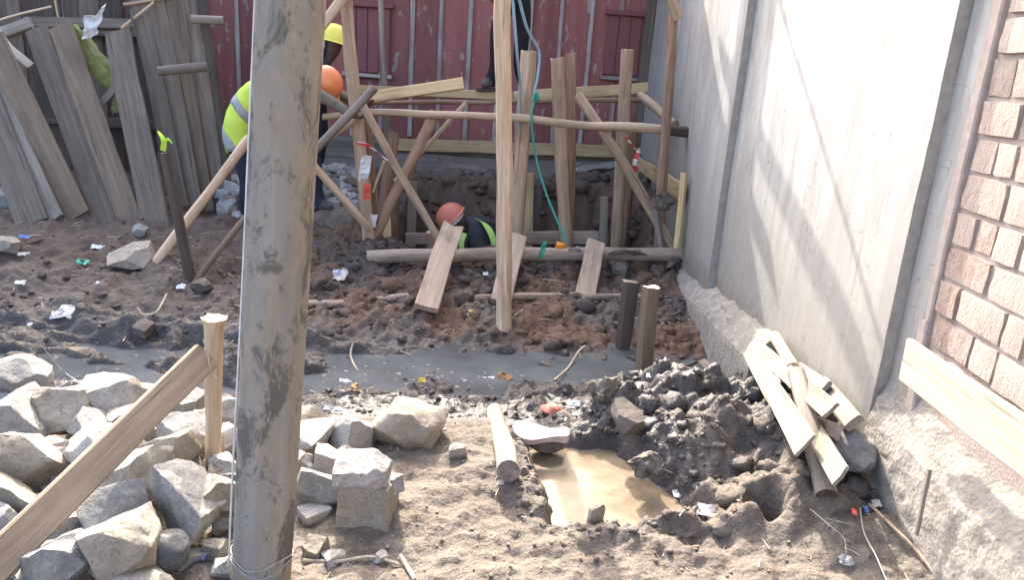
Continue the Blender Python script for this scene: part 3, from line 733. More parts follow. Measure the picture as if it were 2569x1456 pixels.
# ---------------------------------------------------------------- dark shed behind the left fence
sh = thing('plank_shed', (-5, 8.0, .2), 'dark weathered plank shed behind the leaning boards, far left', 'shed')
x = -7.6
while x < -3.62:
    wd = random.uniform(.16, .24)
    plank('wall_board', Vector((x, 7.9 + random.uniform(-.02, .02), .12)), Vector((x + random.uniform(-.05, .05), 7.95, 2.55 + random.uniform(-.1, .1))), wd, .025, (0, -1, 0), random.choice(['dark_pole', 'grey_plank', 'dark_pole']), parent=sh, seg=.4)
    x += wd + random.uniform(.004, .02)
plank('rail', Vector((-7.6, 7.85, 1.55)), Vector((-3.6, 7.85, 1.62)), .12, .04, (0, -1, 0), 'grey_plank', parent=sh)
plank('rail', Vector((-7.6, 7.84, .7)), Vector((-3.6, 7.84, .72)), .10, .04, (0, -1, 0), 'dark_pole', parent=sh)
#==SECTION3==
# ================================================================== LEFT FENCE
def lean(u0, v0, Y0, u1, v1, Y1): return at(u1, v1, Y1), at(u0, v0, Y0)      # foot, top
FL = [  # top u,v,Y ; foot u,v,Y ; width m ; material ; label
 (-75, 150, 6.7, 85, 548, 6.0, .26, 'grey_plank', 'grey board leaning at the far left edge, left of the pale one'),
 (-22, 215, 6.6, 133, 540, 6.05, .19, 'pale_plank', 'palest weathered board leaning in the left fence'),
 (-20, 90, 6.7, 196, 530, 6.15, .20, 'brown_plank', 'brown board leaning just right of the palest fence board'),
 (92, 72, 6.9, 268, 548, 6.2, .20, 'grey_plank', 'wide grey fence board left half of the leaning pair'),
 (152, 68, 6.88, 335, 560, 6.16, .20, 'brown_plank', 'wide brown fence board right half of the leaning pair'),
 (293, 78, 6.9, 395, 562, 6.12, .22, 'grey_plank', 'lone grey board leaning between dark gap and plank gate'),
]
for (u0, v0, Y0, u1, v1, Y1, wd, mt, lb) in FL:
    a, b = lean(u0, v0, Y0, u1, v1 + 14, Y1)
    plank('fence_board', a, b, wd, .032, (0.1, -1, .12), mt, lb, 'board', 'boards leaning in the left fence', rag=.03)
gt = thing('plank_gate', at(500, 520, 6.6), 'upright panel of grey planks with two round rails behind the striped post', 'fence')
for (u0, u1, v1, mt, wd) in ((345, 452, 520, 'grey_plank', .15), (388, 488, 530, 'grey_plank', .17), (434, 520, 530, 'brown_plank', .14), (474, 552, 520, 'grey_plank', .14), (505, 575, 505, 'dark_pole', .09)):
    a, b = lean(u0 - 8, -60, 7.1, u1, v1, 6.5 + (u1 - 450) * .002)
    plank('gate_board', a, b, wd, .03, (.1, -1, .1), mt, parent=gt, rag=.02)
pole('gate_rail', [at(397, 178, 6.62), at(520, 166, 6.72)], .038, .042, 'grey_pole', parent=gt, cap='grey_pole')
pole('gate_rail', [at(478, 47, 6.85), at(560, 51, 6.95)], .036, .036, 'grey_pole', parent=gt, cap='grey_pole')
# things behind and on the fence
plank('board', at(-30, 96, 7.2), at(80, 58, 7.25), .11, .05, (0, -1, .5), 'pale_plank', 'short grey board lying across the fence top at the far left', 'board')
plank('board', at(60, 56, 7.3), at(330, 62, 7.3), .10, .05, (0, -1, .5), 'grey_plank', 'long grey board lying across the fence top under the sticks', 'board')
plank('board', at(252, 262, 6.75), at(292, 215, 6.8), .055, .02, (.3, -1, .3), 'pale_plank', 'short pale slat slanting in the dark fence gap', 'slat')
plank('board', at(20, 118, 6.95), at(-25, 55, 6.95), .075, .03, (0, -1, .4), 'new_plank', 'upper fresh cut slat sticking out at the left edge', 'slat')
plank('board', at(78, 165, 6.9), at(-30, 75, 6.95), .07, .03, (.2, -1, .8), 'new_plank', 'lower fresh cut slat sticking out at the left edge', 'slat')
pole('stick', [at(-10, 52, 7.1), at(128, 16, 7.15)], .010, .010, 'pale_pole', 'long pale stick slanting across the top left corner', 'stick', lump=.05)
pole('stick', [at(136, -20, 7.1), at(146, 42, 7.1)], .011, .009, 'pale_pole', 'short upright pale stick above the grey fence boards', 'stick', lump=.05)
pole('stick', [at(305, 70, 6.9), at(385, 5, 6.95)], .013, .010, 'pale_pole', 'pale stick rising to the right of the white plastic rag', 'stick', lump=.05)
pole('stick', [at(332, 66, 6.9), at(330, 22, 6.9)], .012, .011, 'grey_pole', 'short upright stick right of the white plastic rag', 'stick', lump=.05)
pole('stick', [at(310, 10, 7.0), at(430, -8, 7.0)], .012, .012, 'pale_pole', 'pale stick lying level at the gate top', 'stick', lump=.05)
sheet('plastic_rag', at(232, 62, 6.78), (.085, -.02, .03), (.03, -.02, .10), 14, 14, 'white_plastic', 'white plastic rag snagged on the fence top', 'rag', .035, 14, outline=.5)
sheet('plastic_bag', at(228, 140, 6.95), (.17, .02, -.19), (.09, -.02, .06), 22, 16, 'lime_plastic', 'faded lime plastic sheet stuffed in the fence gap', 'plastic sheet', .025, 7, outline=.25)
sheet('plastic_bag', at(266, 195, 6.92), (.09, .02, -.10), (.06, -.02, .06), 14, 10, 'lime_plastic', 'lower fold of lime plastic tucked behind the lone board', 'plastic sheet', .02, 7, outline=.3)
sheet('plastic_scrap', at(290, 262, 6.85), (.03, 0, 0), (.01, 0, .07), 6, 10, 'lime_plastic', 'small pointed lime scrap hanging below the slat', 'plastic scrap', .02, 20, outline=.3)
stone('concrete_block', gp(20, 520) + Vector((-.05, .1, .06)), (.42, .34, .16), 901, 'stone', 'flat grey block lying at the left picture edge', 'block', rot=(.1, -.05, .4), sub=3)

# ================================================================== TIMBERS OF THE PIT
def foot(p, q, d=.15): return q + (q - p).normalized() * d
def up(pts, mat, r0, r1, label, sink=.15, name='pole', **kw):
    P = [at(*p) for p in pts]; P[-1] = foot(P[-2], P[-1], sink)
    return pole(name, P, r0, r1, mat, label, **kw)
G1 = 'peeled posts round the pit'
# tall poles run on above the picture
P1_, P0_ = at(1265, 838, 4.9), at(1261, 0, 5.0)
pole('pole', [P0_ + (P0_ - P1_).normalized() * .95, P0_, P1_.lerp(P0_, .5) + Vector((.006, 0, 0)), foot(P0_, P1_, .2)], .050, .053, 'peeled', 'tallest peeled pole standing in front of the pit, rising out of frame', wob=.01)
up([(1327, 127, 6.75), (1310, 350, 6.75), (1294, 612, 6.75)], 'peeled', .066, .060, 'thick post with split cut top just right of the tallest pole', .8, 'post', cat='post')
up([(1399, 146, 7.0), (1408, 380, 7.0), (1420, 620, 7.0)], 'peeled', .062, .056, 'post with slanted pale top between two taller posts', .8, 'post', cat='post')
up([(1432, 134, 7.2), (1430, 620, 7.2)], 'redbark', .050, .048, 'thin dull post standing right behind the slant topped post', .8, 'post', cat='post', cap='grey_pole')
up([(1574, 124, 6.9), (1562, 330, 6.9), (1546, 618, 6.9)], 'peeled', .056, .054, 'tall post with pale cut top nearest the red shutter', .7, 'post', cat='post')
up([(1588, 330, 7.35), (1566, 600, 7.35)], 'redbark', .052, .052, 'dark short post hidden behind the post by the shutter', .6, 'post', cat='post')
A = at(1690, 20, 6.5)
pole('pole', [A + Vector((.03, 0, 1.2)), A, at(1677, 230, 6.5), at(1662, 430, 6.5), foot(at(1662, 430, 6.5), at(1656, 560, 6.5), .25)], .036, .044, 'redbark', 'thin reddish pole standing against the white wall')
pole('pole', [at(1662, -60, 6.42), at(1702, 46, 6.42)], .040, .046, 'peeled', 'short pole end crossing the reddish pole at the top edge')
up([(1450, 238, 6.72), (1560, 400, 6.6), (1690, 628, 6.45)], 'peeled', .042, .046, 'long brace slanting down right to the white wall', .05, cat='brace')
pole('pole', [at(1640, 500, 6.42), at(1662, 640, 6.38)], .028, .026, 'grey_pole', 'muddy short stick at the foot of the right brace')
sheet('rag', at(1664, 505, 6.36), (.075, 0, -.05), (.03, -.03, .06), 12, 10, 'rag', 'muddy cloth knotted round the right brace', 'rag', .04, 14, outline=.4)
pole('rail', [at(810, 293, 6.5), at(905, 283, 6.5), at(1010, 283, 6.52), at(1150, 290, 6.55), at(1300, 294, 6.58), at(1480, 314, 6.6), at(1620, 322, 6.62), at(1690, 328, 6.62)], .026, .040, 'pale_pole', 'long pale rail pole running level across all the posts', 'pole', wob=.012)
pole('pole', [at(1680, 327, 6.60), at(1740, 332, 6.62)], .041, .050, 'dark_pole', 'dark charred pole end touching the white wall', 'pole', cap='dark_pole')
plank('beam', at(880, 224, 7.65), at(1300, 243, 7.62), .085, .07, (0, -1, .2), 'yellow_plank', 'yellow beam carrying the standing man, left piece', 'beam', bow=.0)
plank('beam', at(1290, 243, 7.54), at(1624, 221, 7.6), .10, .06, (0, -1, .2), 'yellow_plank', 'yellow beam behind the four posts ending at the white wall', 'beam')
plank('plank', at(925, 246, 6.95), at(1162, 208, 7.0), .10, .05, (0, -1, .25), 'yellow_plank', 'short yellow plank tilted up to the right on the beam', 'plank')
pole('pole', [at(800, 256, 7.45), at(1200, 257, 7.45), at(1632, 249, 7.45)], .020, .024, 'redbark', 'thin dark rail pole just under the yellow beams')
pole('pole', [at(1606, 238, 7.5), wx(1692, 312, 1.345)], .040, .044, 'pale_pole', 'short pale pole propped against the white wall corner')
# left cluster
A = at(868, -10, 6.3)
pole('pole', [A + Vector((-.05, 0, .7)), A, at(880, 150, 6.3), at(893, 270, 6.3), at(908, 420, 6.3), foot(at(908, 420, 6.3), at(926, 600, 6.3), .2)], .046, .056, 'peeled', 'tall streaked pole of the left cluster wrapped with tape', lump=.16)
pole('pole', [at(880, -30, 6.2), at(806, 68, 6.12)], .040, .036, 'pale_pole', 'pale pole slanting over the yellow helmet at the top edge')
up([(906, 258, 6.22), (1000, 430, 6.2), (1106, 612, 6.15)], 'peeled', .032, .032, 'thin brace slanting from the left cluster down to the notched plank', .05, cat='brace')
up([(1094, 280, 6.62), (1010, 450, 6.5), (930, 608, 6.4)], 'redbark', .050, .048, 'thick brown brace slanting down left to the cluster foot', .1, cat='brace')
pole('pole', [at(1170, 258, 6.85), at(1035, 405, 6.75), at(990, 455, 6.7)], .020, .018, 'pale_pole', 'thin pale stick slanting behind the thick brown brace')
up([(988, 334, 6.9), (950, 612, 6.6)], 'redbark', .050, .052, 'dark brown post with pale top inside the left cluster', .1, cat='post')
up([(918, 300, 6.42), (944, 608, 6.42)], 'redbark', .045, .048, 'reddish pole directly behind the taped pole', .1)
A = at(955, -10, 7.9)
pole('pole', [A + Vector((0, 0, .7)), A, at(960, 130, 7.9), at(976, 420, 7.9)], .030, .034, 'grey_pole', 'thin upright pole in front of the left red shutter')
pole('pole', [at(940, 219, 6.08), at(768, 402, 5.95)], .034, .032, 'grey_pole', 'dark grey pole slanting past the bent worker\'s hands', cap='grey_pole')
pole('pole', [at(906, 286, 6.3), at(820, 346, 6.12)], .034, .034, 'pale_pole', 'short pale debarked pole under the grey slanting pole')
pole('stick', [at(964, 404, 6.35), at(936, 482, 6.35)], .014, .010, 'pale_pole', 'pale splinter stick leaning inside the left cluster', 'stick')
pole('pole', [at(784, 412, 5.95), foot(at(784, 412, 5.95), at(908, 552, 6.2), .1)], .030, .032, 'peeled', 'orange brown pole slanting down right beside the utility pole')
# left braces
a = gp(395, 655); pole('pole', [at(626, 346, 5.9), foot(at(626, 346, 5.9), a, .08)], .034, .037, 'peeled', 'thick peeled brace slanting down left from the bent worker', cat='brace')
a = gp(485, 712); pole('pole', [at(616, 545, 5.55), foot(at(616, 545, 5.55), a, .08)], .022, .024, 'brown_plank', 'thin brown brace slanting down left near the utility pole', cat='brace')
a = gp(476, 690); b = at(414, 384, a.y + .05); pole('post', [b, foot(b, a, .15)], .034, .040, 'dark_pole', 'dark stake with lime tape on its top', 'post', cap='grey_pole')
ribbon('tape', [b + Vector((.0, -.03, .02)), b + Vector((.02, -.05, .09)), b + Vector((-.015, -.05, .15))], .035, 'lime_tape', 'lime green tape tied to the dark stake', twist=2.0, side=(1, 0, 0))
ribbon('tape', [b + Vector((.01, -.04, .08)), b + Vector((.05, -.05, .10)), b + Vector((.075, -.05, .075))], .02, 'lime_tape', 'loose end of lime tape beside the dark stake', twist=1.0)
# tape on the cluster
ribbon('tape', [at(897, 358, 6.22), at(922, 364, 6.2), at(945, 380, 6.2), at(972, 402, 6.12)], .026, 'tape', 'red and white tape stretched from cluster to brace', twist=1.5)
sheet('tape', at(916, 420, 6.235), (.042, 0, 0), (.012, -.015, .10), 6, 14, 'white_plastic', 'torn white tape wrapped round the tall streaked pole', 'tape', .02, 14, outline=.3)
sheet('tape', at(921, 480, 6.235), (.030, 0, 0), (.008, -.01, .065), 6, 8, 'red_plastic', 'red tape patch low on the tall streaked pole', 'tape', .012, 14, outline=.3)
sheet('tape', at(936, 553, 6.27), (.026, 0, .0), (.01, -.01, .055), 6, 8, 'white_plastic', 'white tape scrap low at the cluster foot', 'tape', .014, 14, outline=.3)
ribbon('tape', [at(1570, 340, 6.75), at(1584, 362, 6.72), at(1600, 378, 6.7), at(1604, 372, 6.68)], .024, 'tape', 'upper red and white tape on the post by the wall', twist=2)
ribbon('tape', [at(1603, 378, 6.66), at(1592, 410, 6.66), at(1598, 448, 6.66)], .036, 'tape', 'lower red and white tape tail hanging near the wall', twist=1.2, side=(1, 0, 0))
# rope
tube('rope', [at(1283, -40, 6.2), at(1297, 130, 6.3), at(1305, 240, 6.6), at(1296, 420, 6.8)], .012, 'blue_rope', 'pale blue strap hanging beside the tallest pole')
tube('rope', [at(1296, -30, 6.3), at(1322, 70, 6.5), at(1352, 128, 6.62), at(1349, 190, 6.62), at(1340, 232, 6.62)], .012, 'blue_rope', 'pale blue strap bent over the split topped post')
tube('rope', [at(1345, 228, 6.62), at(1338, 262, 6.55), at(1334, 290, 6.52), at(1342, 380, 6.6), at(1372, 490, 6.55), at(1424, 612, 6.4)], .011, 'teal_rope', 'teal rope knotted to the rail and running down to the log', wob=.2)
tube('knot', [at(1338, 240, 6.55), at(1350, 250, 6.54), at(1346, 232, 6.53), at(1336, 252, 6.53)], .013, 'teal_rope', 'frayed teal rope knot on the split topped post', cat='rope')
# logs at the front of the pit
Lf = [at(920, 645, 5.86), at(1100, 640, 5.97), at(1320, 638, 6.1), at(1500, 638, 6.2), at(1727, 641, 6.3)]
pole('log', Lf, .052, .060, 'mud_plank', 'long log lying along the front edge of the pit', 'log', wob=.012, cap='mud_plank')
for pts, lb in ((((765, 764), (880, 760), (1025, 745)), 'thin half buried log left of the notched plank'), (((1165, 750), (1300, 744), (1455, 742)), 'thin half buried log between the notched plank and right planks'), (((1462, 746), (1580, 746), (1705, 755)), 'thin half buried log running to the white wall')):
    P = [gp(u, v) + Vector((0, 0, .012)) for u, v in pts]
    ya = sum(p.y for p in P) / 3
    P = [at(u, v, ya + (u - pts[1][0]) * .0012) for u, v in pts]
    pole('log', P, .026, .030, 'mud_plank', lb, 'log', wob=.012, cap='mud_plank')
sheet('rag', at(1572, 630, 6.16), (.16, 0, .01), (.02, -.06, .05), 18, 10, 'rag', 'muddy rag wrapped over the pit log', 'rag', .05, 10, outline=.4)
sheet('rag', at(1700, 655, 6.2), (.10, 0, .03), (.02, -.06, .04), 14, 10, 'rag', 'muddy rag hanging at the log end by the wall', 'rag', .05, 12, outline=.4)
def ramp_plank(u0, v0, Y0, u1, v1, wd, lb, **kw):
    b = at(u0, v0, Y0); a = gp(u1, v1) + Vector((0, 0, .02)); return plank('plank', a, b, wd, .04, (.25, -.6, 1), 'mud_plank', lb, 'plank', 'muddy planks laid up to the pit log', **kw)
ramp_plank(1135, 565, 5.93, 1068, 782, .165, 'muddy plank with notched top laid on the log before the crouching worker', notch=True)
ramp_plank(1300, 592, 6.06, 1254, 768, .15, 'muddy plank laid on the log directly behind the tallest pole')
ramp_plank(1496, 608, 6.14, 1467, 752, .15, 'short clean edged plank laid on the log at the right')
a = gp(1560, 882); b = at(1582, 706, a.y + .05); pole('stake', [b, foot(b, a, .1)], .050, .040, 'dark_pole', 'dark muddy stake left of the sunlit stake at the ditch', 'stake', square=.6, cap='grey_pole')
a = gp(1611, 950, 3.9); a = at(1611, 950, 4.22); b = at(1634, 720, 4.27); pole('stake', [b, foot(b, a, .15)], .043, .040, 'brown_plank', 'squared stake with pale sunlit top standing in the ditch', 'stake', square=.85)
# formwork in the pit
fw = thing('formwork', at(1200, 620, 7.0), 'rough timber formwork frame inside the pit', 'formwork')
plank('upright', foot(at(1036, 455, 7.05), at(1033, 610, 7.05), .3), at(1036, 455, 7.05), .085, .04, (0, -1, 0), 'pale_plank', parent=fw)
plank('upright', foot(at(1516, 494, 7.0), at(1513, 612, 7.0), .3), at(1516, 494, 7.0), .075, .05, (0, -1, 0), 'pale_plank', parent=fw)
plank('upright', foot(at(1318, 432, 7.55), at(1316, 540, 7.55), .4), at(1318, 432, 7.55), .17, .03, (0, -1, 0), 'yellow_plank', parent=fw)
plank('cross_board', at(1018, 599, 6.98), at(1160, 597, 6.98), .11, .035, (0, -1, .1), 'mud_plank', parent=fw)
plank('cross_board', at(1300, 598, 7.05), at(1525, 596, 7.05), .125, .035, (0, -1, .1), 'mud_plank', parent=fw)
plank('stake', foot(at(968, 540, 6.45), at(972, 625, 6.45), .1), at(968, 540, 6.45), .075, .04, (0, -1, 0), 'yellow_plank', 'flat yellow stake at the foot of the left cluster', 'stake')
pole('post', [at(1085, 582, 6.72), at(1087, 700, 6.72)], .055, .052, 'redbark', 'short sawn post stub in the pit before the crouching worker', 'post')
# boards at the far side and on the wall
plank('board', at(985, 362, 9.0), at(1592, 382, 9.0), .14, .03, (0, -1, .1), 'yellow_plank', 'long yellow board along the foot of the red building', 'board')
plank('board', wx(1590, 402, 1.345), wx(1714, 486, 1.345), .15, .03, (-1, 0, 0), 'yellow_plank', 'yellow board fixed along the white wall beyond the reddish pole', 'board')
plank('stake', foot(wx(1718, 432, 1.33), wx(1703, 590, 1.33), .1), wx(1718, 432, 1.33), .05, .045, (-1, -1, 0), 'yellow_plank', 'slim yellow stake at the end of the wall board', 'stake')
# scaffold poles above the picture whose shadows cross the white wall
def shadow_pole(W0, W1, t0, t1, r, lb, mat):
    d = Vector((.20, -1, -.76)); pole('pole', [Vector(W0) - d * t0, Vector(W1) - d * t1], r, r, mat, lb)
shadow_pole((1.43, 5.5, 1.50), (1.44, 2.9, .50), 3.1, 2.7, .045, 'thick scaffold pole above the frame, shading the white wall', 'peeled')
shadow_pole((1.43, 5.2, 2.30), (1.44, 2.75, .60), 2.9, 2.1, .020, 'thin scaffold pole above the frame, shading the white wall', 'grey_pole')

# ================================================================== FOREGROUND TIMBERS
# utility pole with wire down its left side
pb, pt = at(655, 1440, 2.0), at(727, 0, 2.0); ax = (pt - pb).normalized()
up_ = thing('utility_pole', pb - ax * .06, 'thick weathered wooden utility pole in the left foreground', 'utility pole')
bm = bmesh.new(); rings = []; n = 90; Lp = 5.2; sd = 3.3
for i in range(n + 1):
    s = -.35 + Lp * i / n; r = .0865 - .0016 * s; ring = []
    for q in range(56):
        a = 2 * math.pi * q / 56
        k = 1 + .028 * noise.noise((math.cos(a) * 1.6, math.sin(a) * 1.6, s * .7 + sd)) + .010 * noise.noise((math.cos(a) * 6, math.sin(a) * 6, s * 1.5)) + .006 * noise.noise((math.cos(a) * 9, math.sin(a) * 9, s * 12))
        sg = 2 * math.pi / 7; fa = (a + .62 + .05 * noise.noise((s * .8, 4, 0))) % sg - sg / 2; k *= 1.06 * (.25 + .75 * math.cos(sg / 2) / math.cos(fa))   # adzed to rough facets
        ring.append(bm.verts.new((math.cos(a) * r * k, math.sin(a) * r * k, s)))
    rings.append(ring)
for A, B in zip(rings, rings[1:]):
    for q in range(56): bm.faces.new((A[q], A[(q + 1) % 56], B[(q + 1) % 56], B[q]))
bm.faces.new(rings[-1]); me = bpy.data.meshes.new('shaft'); bm.to_mesh(me); bm.free(); smooth(me)
Rm = frame(ax, (1, 0, 0)); link('shaft', me, 'utility', Matrix.Translation(pb) @ Rm.to_4x4(), up_)
tube('wire', [at(574, 1420, 1.985), at(583, 1200, 1.985), at(604, 800, 1.985), at(622, 400, 1.985), at(640, 0, 1.985), at(646, -150, 1.985)], .0032, 'white_plastic', parent=up_)
for s in (.06, .085):
    tube('wire_band', [pb + ax * (s + .012 * math.sin(3 * a + s * 40)) + Rm @ Vector((math.cos(a) * .091, math.sin(a) * .091, 0)) for a in [2 * math.pi * q / 14 for q in range(15)]], .0016, 'wire', parent=up_)

ps = at(535, 1215, 2.62); pt_ = at(537, 797, 2.60)
pole('post', [pt_, pt_.lerp(ps, .5), foot(pt_, ps, .12)], .031, .029, 'fore_plank', 'short round stake with mushroomed top among the stones', 'stake', flare=.42, lump=.14, step=.025)
b1 = at(521, 893, 2.575); b0 = at(-60, 1462, 1.72)
plank('plank', b0, b1, .105, .028, (.35, -1, .12), 'fore_plank', 'long board nailed to the stake, crossing the stone pile', 'plank', bow=.004)
tube('wire', [b1 + Vector((.0, -.03, .075)), b1 + Vector((.015, -.035, .02)), b1 + Vector((.018, -.03, -.04)), b1 + Vector((.04, -.02, -.08))], .003, 'wire', 'thin wire looped round the board end at the stake', 'wire')
tube('nail', [at(180, 1122, 2.0), at(181, 1135, 1.97), at(178, 1165, 1.97)], .0015, 'wire', 'bent nail standing on the long board', 'nail')
# short log lying at the puddle
la, lb_ = gp(1240, 1045) + Vector((0, 0, .03)), gp(1272, 1215) + Vector((0, 0, .055)); pole('log', [lb_, la], .044, .038, 'pale_plank', 'short pale log lying end on beside the puddle', 'log', lump=.06, wob=.01, cap='grey_pole', step=.04)
# boards leaning at the right wall
LG = 'offcuts leaning in a heap against the white wall'
def cut(u0, v0, X0, u1, v1, X1, wd, th, mat, lb, face=(-1, -.5, .5), w1=None):
    a, b = wx(u1, v1, X1), wx(u0, v0, X0); return plank('offcut', a, b, wd, th, face, mat, lb, 'offcut', LG, rag=.03, w1=w1)
cut(1878, 880, 1.27, 2020, 1120, 1.10, .105, .012, 'bleached_plank', 'wide pale offcut leaning lowest at the left of the heap', (-.8, -.75, .55), .075)
cut(1885, 862, 1.33, 2085, 1032, 1.22, .08, .014, 'grey_pole', 'long grey offcut lying across the top of the heap', (-1, -.6, .8))
pole('offcut', [wx(1944, 845, 1.38), wx(1990, 925, 1.31)], .030, .030, 'pale_pole', 'short round pole end poking up behind the heap', 'offcut', LG)
pole('offcut', [wx(1998, 935, 1.24), gp(2078, 1243) + Vector((-.01, -.01, .0))], .036, .040, 'pale_plank', 'round grey pole with muddy foot in front of the heap', 'offcut', LG, cap='dark_pole')
cut(1998, 925, 1.39, 2070, 975, 1.33, .07, .02, 'bleached_plank', 'short pale slat at the back of the heap', (-1, -.4, .8))
cut(2060, 962, 1.38, 2143, 1062, 1.32, .075, .03, 'pale_plank', 'half round slab at the right of the heap', (-1, -.5, .9))
cut(2030, 1055, 1.31, 2105, 1085, 1.26, .06, .02, 'mud_plank', 'short brown slat tucked under the long grey offcut', (-1, -.8, .6))
cut(2040, 1080, 1.24, 2110, 1195, 1.12, .08, .012, 'bleached_plank', 'light board with sawn end low at the right of the heap', (-1, -.6, .6))
cut(1935, 900, 1.30, 1955, 965, 1.24, .018, .015, 'new_plank', 'thin sliver of wood between the two long offcuts', (-1, -.6, .5))
# new board along the brick wall
a, b = wx(2267, 912, 1.395), wx(2660, 1165, 1.36)
b = Vector((1.36, 1.25, .742)); a = Vector((1.395, 2.54, .685))
plank('plank', b, a, .155, .022, (-1, 0, 0), 'new_plank', 'bright new board running along the brick wall at right', 'plank', rag=.004)
plank('stake', wx(2300, 1345, 1.40), wx(2333, 1180, 1.41), .014, .012, (-1, 0, 0), 'grey_pole', 'thin dark bar against the concrete plinth', 'stick')  # narrow dark bar set against the plinth face
#==SECTION4==
# ================================================================== STONES
random.seed(11)
def place_stone(u, v, wpx, hpx, mat, label, seed, lift=.06, dk=1.0, cuts=8, sub=4, name='stone', group='rubble stones piled beside the long board', cat='stone', sq=False, flat=.85, **kw):
    c = gz(u, v, lift); dist = (c - CC).dot(CF)
    wd = wpx * dist / FPX * 1.06; ht = hpx * dist / FPX * 1.12; dp = (wd * .6 + ht * .5) * dk
    rot = (random.uniform(-.45, .45), random.uniform(-.35, .35), random.uniform(-.8, .8))
    if sq: rot = (0, 0, sq)
    return stone(name, c, (wd * 1.06, dp, ht), seed, mat, label, cat, group, rot, cuts=cuts, sub=sub, flat=flat, **kw)
ST = [
 (52, 948, 130, 92, 'stone', 'topmost pale stone at the left edge by the ditch', .10),
 (52, 1040, 145, 118, 'stone', 'large stone with white lit top at the left edge, second down', .10),
 (160, 1032, 122, 108, 'tan_stone', 'rounded sunny tan stone right of the large left edge stone', .09),
 (283, 1000, 145, 138, 'stone', 'tall pointed grey stone standing at the back of the pile', .08),
 (372, 990, 95, 50, 'pale_stone', 'flat white stone behind the upper board end', .05),
 (70, 1165, 175, 138, 'tan_stone', 'big slanting slab stone left of the board, middle of the left edge', .10),
 (143, 1125, 60, 46, 'pale_stone', 'small pale stone wedged above the big slanting slab', .12),
 (230, 1064, 85, 60, 'pale_stone', 'pale stone below the tall pointed one', .08),
 (245, 1118, 160, 92, 'pale_stone', 'wide bright rounded stone just above the board', .12),
 (314, 1054, 75, 52, 'stone', 'small grey stone between the pointed stone and the board', .07),
 (396, 1078, 78, 66, 'tan_stone', 'tan stone just under the board near the stake', .06),
 (463, 1022, 78, 70, 'stone', 'speckled stone under the upper end of the board', .06),
 (456, 1094, 112, 92, 'stone', 'grey angular stone left of the stake', .08),
 (408, 1142, 120, 98, 'tan_stone', 'squarish brown stone under the middle of the board', .10),
 (340, 1208, 172, 122, 'stone', 'large smooth grey stone right below the board', .12),
 (468, 1250, 158, 150, 'stone', 'largest light grey slab between the board and utility pole', .12),
 (304, 1292, 172, 104, 'dark_stone', 'dark blue grey stone lying lowest below the board', .13),
 (33, 1250, 120, 78, 'tan_stone', 'flat tan stone under the board at the left edge', .10),
 (10, 1318, 60, 72, 'stone', 'small stone cut by the left edge under the flat tan stone', .08),
 (555, 1253, 84, 132, 'tan_stone', 'tall tan stone touching the utility pole left side', .09),
 (316, 1376, 178, 158, 'tan_stone', 'large tilted tan stone at the bottom below the dark one', .12),
 (420, 1382, 96, 96, 'dark_stone', 'round dark cobble at the bottom left of the utility pole', .07),
 (160, 1412, 195, 118, 'stone', 'broad flat grey slab at the bottom left', .10),
 (178, 1332, 92, 80, 'stone', 'shaded grey stone between the board and bottom slabs', .05),
 (340, 1462, 205, 52, 'stone', 'low stone cut by the bottom edge', .08),
 (70, 1462, 80, 44, 'stone', 'stone corner at the bottom left picture edge', .08),
 (575, 1046, 66, 80, 'tan_stone', 'tan stone between the stake and utility pole, upper one', .05),
 (578, 1104, 55, 68, 'pale_stone', 'white stone peeping out left of the utility pole', .06),
 (489, 1064, 55, 56, 'tan_stone', 'brown stone behind the mushroomed stake', .04),
 (478, 1188, 70, 60, 'dark_stone', 'dark stone in shade at the stake foot', .02),
 (562, 1176, 70, 70, 'stone', 'grey stone right of the stake foot', .04),
 (160, 1163, 62, 78, 'stone', 'grey stone tucked behind the board left of the bright one', .08),
 (110, 1300, 120, 90, 'dark_stone', 'shadowed stone seen under the lower part of the board', .02),
 (230, 1235, 110, 80, 'dark_stone', 'dark stone hidden under the board middle', .02),
]
for i, (u, v, a, b, mt, lb, lift) in enumerate(ST):
    lift += .02
    cob = 'cobble' in lb
    place_stone(u, v, a, b, mt, lb, 100 + i * 3, lift, cuts=26 if cob else 10, flat=.86 if cob else .62, spread=.12 if cob else .5)
for i in range(26):
    u, v = random.uniform(0, 600), random.uniform(985, 1440)
    if v < 1456 - (u / 520) * 450 and False: continue
    place_stone(u, v, random.uniform(42, 85), random.uniform(36, 66), random.choice(['stone', 'stone', 'pale_stone', 'tan_stone']), 'small filler stone wedged low between the larger rubble stones', 1500 + i, random.uniform(0, .04), cuts=9, flat=.65, spread=.45, sub=4, group='small stones filling the rubble pile')
G2 = 'stones right of the utility pole'
